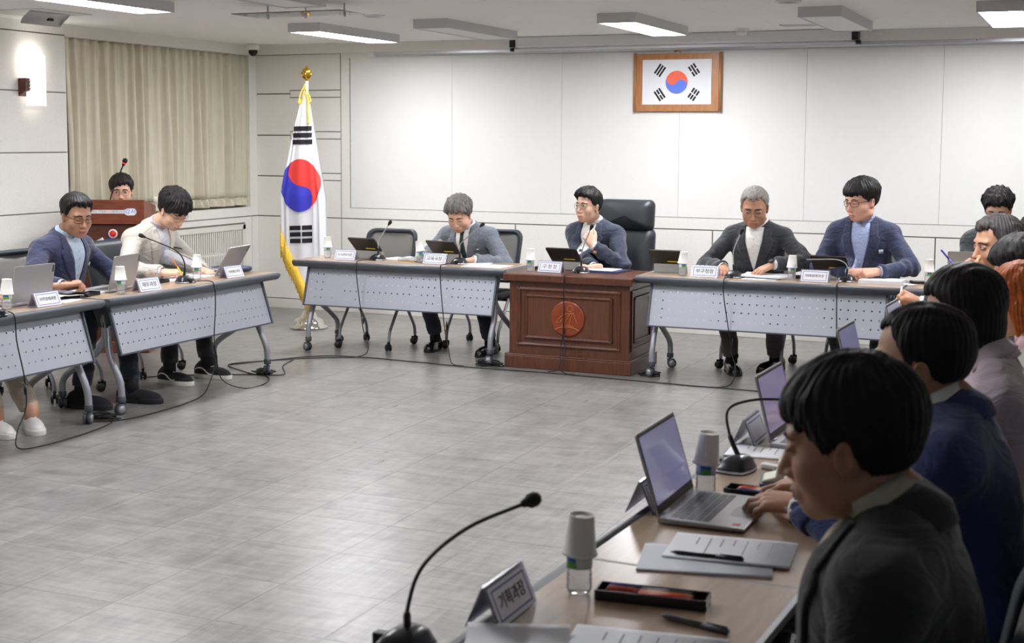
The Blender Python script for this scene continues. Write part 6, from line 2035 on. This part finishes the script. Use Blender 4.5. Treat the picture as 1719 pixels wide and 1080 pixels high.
person('grey-haired man in a charcoal suit and open white shirt reading papers', (-2.335, 9.86, 1.195), FACE_F, S=1.09, lean=8, hunch=.24, hpitch=-20, hyaw=8, hf=.03,
       skin='tan', hair=dict(top=.013, side=.008, front=.070, recede=.016, amp=.002, burn=-.004), hairc='silver', glasses=(M_gl_s, .0015, 'round'), jacket=CHAR, shirt=WSH, polo=True, fat=1.06, closed=True, vneck=.72, vw=.07,
       face=dict(w=1.02, fat=.4, age=1), hs=1.05, hands=(((-2.50, 9.64, .765), (.25, -.95, -.15), (.1, 0, 1), 'relax', (.9, -.2, -.5)), ((-2.135, 9.63, .805), (-.80, -.45, -.42), (-.2, -.35, .9), 'flat', (-.95, -.1, -.4))),
       watch=True, trousers=GRT, feet=((-2.44, 9.70, 205), (-2.17, 9.92, 158)))
person('man in a navy suit and light blue shirt with clasped hands looking to his right', (-1.565, 9.80, 1.265), FACE_F, S=1.10, lean=9, hunch=.18, hpitch=-10, hyaw=-36, hf=.03,
       skin='rosy', hair=dict(top=.028, side=.014, front=.052, fringe=.010, amp=.003, back=-.055), glasses=(M_gl_b, .0019, 'rect'), jacket=NAVY3, shirt=BSH, fat=1.12, closed=True, vneck=.70, vw=.068, face=dict(w=1.06, fat=1.0, jaw=1.08), hs=1.05,
       hands=(((-1.60, 9.60, .775), (.75, -.65, .05), (-.2, -.5, .8), 'fist', (.9, -.1, -.5)), ((-1.395, 9.58, .79), (-.92, -.35, -.1), (-.2, -.6, .75), 'fist', (-.9, -.1, -.5))),
       trousers=DKT, badge=(-.13, .86, .013, .013, BADGE), feet=((-1.65, 9.72, 190), (-1.40, 9.74, 172)))
person('man with wavy black hair and glasses behind the silver laptop at the far right', (-.675, 10.08, 1.215), FACE_F, S=1.05, lean=8, hunch=.2, hpitch=-22, hyaw=-4, hf=.03,
       skin='fair', hair=dict(top=.032, side=.014, front=.056, amp=.006, back=-.05), glasses=(M_gl_b, .0018, 'round'), jacket=CHAR, shirt=WSH, closed=True,
       hands=(((-.80, 9.80, .75), (.2, -1, -.1), (0, 0, 1), 'type'), ((-.56, 9.80, .75), (-.2, -1, -.1), (0, 0, 1), 'type')), trousers=DKT)
# lectern -------------------------------------------------------------------
person('speaker with short dark hair and glasses, face half hidden behind the lectern', (-7.385, 9.04, 1.235), R(180 + 35), S=1.03, lean=4, hunch=.15, hpitch=-4, hyaw=2, hf=.02,
       skin='fair', hair=dict(top=.022, side=.012, front=.058, amp=.0026, back=-.06, slant=.018, slside=1), hairc='dark', glasses=(M_gl_g, .0015, 'round'), jacket=None, shirt=BLK2, hands=(None, None), trousers=DKT, hs=1.03)

# left-hand row -------------------------------------------------------------
person('navy-suited man with a pale blue shirt holding a pen at the left table', (-6.06, 6.975, 1.172), FACE_L, S=1.09, lean=9, hunch=.22, hpitch=-13, hyaw=-22, hf=.03,
       skin='tan', hair=dict(top=.018, side=.006, front=.072, amp=.0024, back=-.045, quiff=.010, recede=.006), glasses=(M_gl_b, .0016, 'rect'), jacket=NAVY, shirt=SSH, polo=True, fat=1.04, closed=True, vneck=.69, vw=.066, face=dict(w=1.0, age=1),
       hands=(((-5.80, 6.54, .775), (.55, .70, .10), (-.25, -.45, .85), 'pen', (.7, -.5, -.6)), ((-5.80, 7.17, .755), (.75, -.45, -.1), (0, 0, 1), 'relax', (-.8, -.4, -.5))),
       trousers=NVT, feet=((-5.78, 6.66, -84), (-5.62, 6.94, -80)), shoes=SUEDE, badge=(-.12, .85, .024, .008, BADGE))
person('man in a beige jacket bending over his writing at the left table', (-6.02, 7.925, 1.165), FACE_L, S=1.08, lean=13, hunch=.34, hpitch=-34, hyaw=-14, hf=.06,
       skin='fair', hair=dict(top=.034, side=.020, front=.050, fringe=.016, amp=.0045, back=-.055, slant=.014, slside=1), glasses=(M_gl_g, .0013, 'round'), jacket=BEIGE, shirt=GSH, closed=True, vneck=.66, vw=.064, polo=True, face=dict(w=.96, jaw=.9),
       hands=(((-5.84, 7.55, .765), (.80, .55, -.02), (-.1, -.35, .9), 'pen', (.8, -.5, -.5)), ((-5.80, 7.93, .755), (.85, -.25, -.15), (0, 0, 1), 'flat', (-.9, -.2, -.5))),
       trousers=DKT, feet=((-5.83, 7.60, -98), (-5.74, 7.90, -94)), shoes=SKATE, badge=(-.125, .90, .014, .004, BLK2))
person('person cut off by the left edge, black sleeve above and white shoes below', (-6.16, 6.00, 1.15), FACE_L, S=1.06, lean=10, hunch=.2, hpitch=-10, hf=.03,
       hair=dict(top=.026, side=.016, front=.055), jacket=BLK2, shirt=WSH, hands=(None, ((-5.95, 6.10, .76), (.9, -.3, 0), (0, 0, 1), 'relax', (-.9, -.2, -.4))), trousers=OLIVE,
       feet=((-5.70, 5.86, -115), (-5.60, 6.03, -128)), shoes=WSHOE, socks=SKINS['mid'][0], hh=.005)

# right-hand row ------------------------------------------------------------
person('nearest man in profile, black suit and thick black hair, at the bottom right', (-.378, 2.31, 1.176), FACE_R, S=1.10, lean=6, hunch=.10, hpitch=-9, hyaw=-2, hf=.030, neckh=1.168,
       skin='tan', hair=dict(top=.022, side=.013, front=.050, fringe=.006, amp=.0024, back=-.075, burn=-.020), jacket=BLK, shirt=CREAM, hands=(None, None),
       trousers=DKT, hh=.0026, jh=.0075, closed=True, fat=1.04, hs=.985)
person('man in a dark navy jacket with receding black hair typing on the open laptop', (-.385, 3.34, 1.155), FACE_R, S=1.09, lean=7, hunch=.16, hpitch=-7, hyaw=0, hf=.02, neckh=1.160,
       skin='tan', hair=dict(top=.014, side=.009, front=.082, recede=.020, amp=.002, back=-.062, burn=-.012), jacket=NAVYD, shirt=WSH,
       hands=(((-.66, 3.60, .765), (-.95, -.1, -.05), (0, 0, 1), 'type', (.8, -.3, -.5)), ((-.660, 3.385, .772), (-.97, .08, -.06), (-.05, -.25, 1), 'type', (-.6, -.4, -.6))),
       trousers=DKT, hh=.0028, closed=True, face=dict(w=1.0, fat=.5), hs=1.0)
person('woman with bobbed black hair and a pale pink blouse, right-hand row', (-.385, 4.34, 1.160), FACE_R, S=1.02, lean=8, hunch=.22, hpitch=-8, hyaw=4, hf=.03,
       skin='mid', hair=dict(top=.020, side=.016, front=.064, burn=.0, amp=.0018, bob=1, back=-.09), shirt=PSH, glasses=(M_gl_s, .0016, 'round'), face=dict(w=.95, jaw=.85),
       hands=(((-.62, 4.50, .75), (-.95, .1, 0), (0, 0, 1), 'type'), ((-.62, 4.25, .75), (-.95, .1, 0), (0, 0, 1), 'type')), trousers=DKT, sw=.165, hs=1.08)
person('woman with orange-dyed hair and a pale grey top, right-hand row', (-.265, 5.20, 1.110), FACE_R, S=1.02, lean=8, hunch=.22, hpitch=-8, hyaw=-6, hf=.03,
       skin='mid', hair=dict(top=.024, side=.018, front=.062, burn=.0, amp=.003, bob=1, back=-.09), hairc='orange', shirt=cloth('pale_grey_top', (190, 190, 180), .02), face=dict(w=.95, jaw=.85),
       hands=(((-.55, 5.36, .75), (-.95, .1, 0), (0, 0, 1), 'relax'), ((-.55, 5.06, .75), (-.95, .1, 0), (0, 0, 1), 'relax')), trousers=DKT, sw=.165, hh=.004)
person('black-haired person behind the orange-haired woman, only hair and forehead showing', (-.315, 6.10, 1.145), FACE_R, S=1.03, lean=8, hunch=.2, hpitch=-18, hyaw=0, hf=.03,
       skin='mid', hair=dict(top=.030, side=.020, front=.050, amp=.003, back=-.065), shirt=cloth('dark_pink_top', (150, 120, 126), .02),
       hands=(((-.60, 6.25, .75), (-.95, .1, 0), (0, 0, 1), 'relax'), ((-.60, 5.95, .75), (-.95, .1, 0), (0, 0, 1), 'relax')), trousers=DKT, hh=.004)
person('grey-haired man covering his mouth with a hand holding a blue pen', (-.47, 7.0, 1.182), FACE_R, S=1.06, lean=12, hunch=.2, hpitch=-6, hyaw=34, hf=.04,
       skin='tan', hair=dict(top=.018, side=.012, front=.072, recede=.014, amp=.003, quiff=.006), hairc='pepper', jacket=BLK, shirt=WSH, face=dict(w=1.02, fat=.4, age=1, gaze=.3), hs=1.04,
       hands=(((-.845, 7.26, .855), (-.85, .1, .35), (.3, .5, .8), 'fist', (.3, .3, -.9)), ((-.600, 6.85, 1.0), (-.12, .36, .60), (-.75, -.60, .20), 'chin', (-.8, -.2, -.6))), trousers=DKT, hh=.003)
person('person at the right edge of the photo, only a sliver of dark hair showing', (-.315, 7.95, 1.165), FACE_R, S=1.04, lean=8, hunch=.2, hpitch=-10, hf=.03,
       skin='mid', hair=dict(top=.022, side=.014, front=.055), hairc='dark', jacket=BLK2, shirt=WSH, hands=(None, None), trousers=DKT, hh=.0045, jh=.011)
t = thing('mobile_phone', 'white phone held edge-on by the grey-haired man, below the far table lip', 'phone', (-.945, 7.275, .870))
t.rotation_euler = (R(-48), 0, 0)
MB().prism(rrect(.065, .125, .010, 4), 'x', -.004, .004).build('body', M_white, t, bevel=.001)
# held pens -----------------------------------------------------------------
def held_pen(label, a, b_, m_, m2=None, r=.0042):
    t = thing('pen', label, 'pen', a, 0, 'pens')
    d = Vector(b_) - Vector(a); L = d.length
    q_ = Vector((1, 0, 0)).rotation_difference(d).to_matrix().to_4x4()
    P = lambda x: q_ @ Vector((x, 0, 0))
    MB().tube([P(0), P(.01), P(L * .6)], [r * .3, r, r], 10).build('barrel', m_, t)
    MB().tube([P(L * .6), P(L * .97), P(L)], [r * 1.05, r * 1.05, r * .5], 10).build('cap', m2 or m_, t)
held_pen('black pen in the hand of the navy-suited man at the left table', (-5.715, 6.635, .735), (-5.80, 6.535, .845), M_pk)
held_pen('yellow pen in the writing hand of the man in the beige jacket', (-5.735, 7.655, .728), (-5.79, 7.60, .85), M_py, M_po)
held_pen('blue pen sticking up from the hand of the grey-haired man', (-.625, 6.92, 1.05), (-.715, 6.89, 1.16), M_pb)
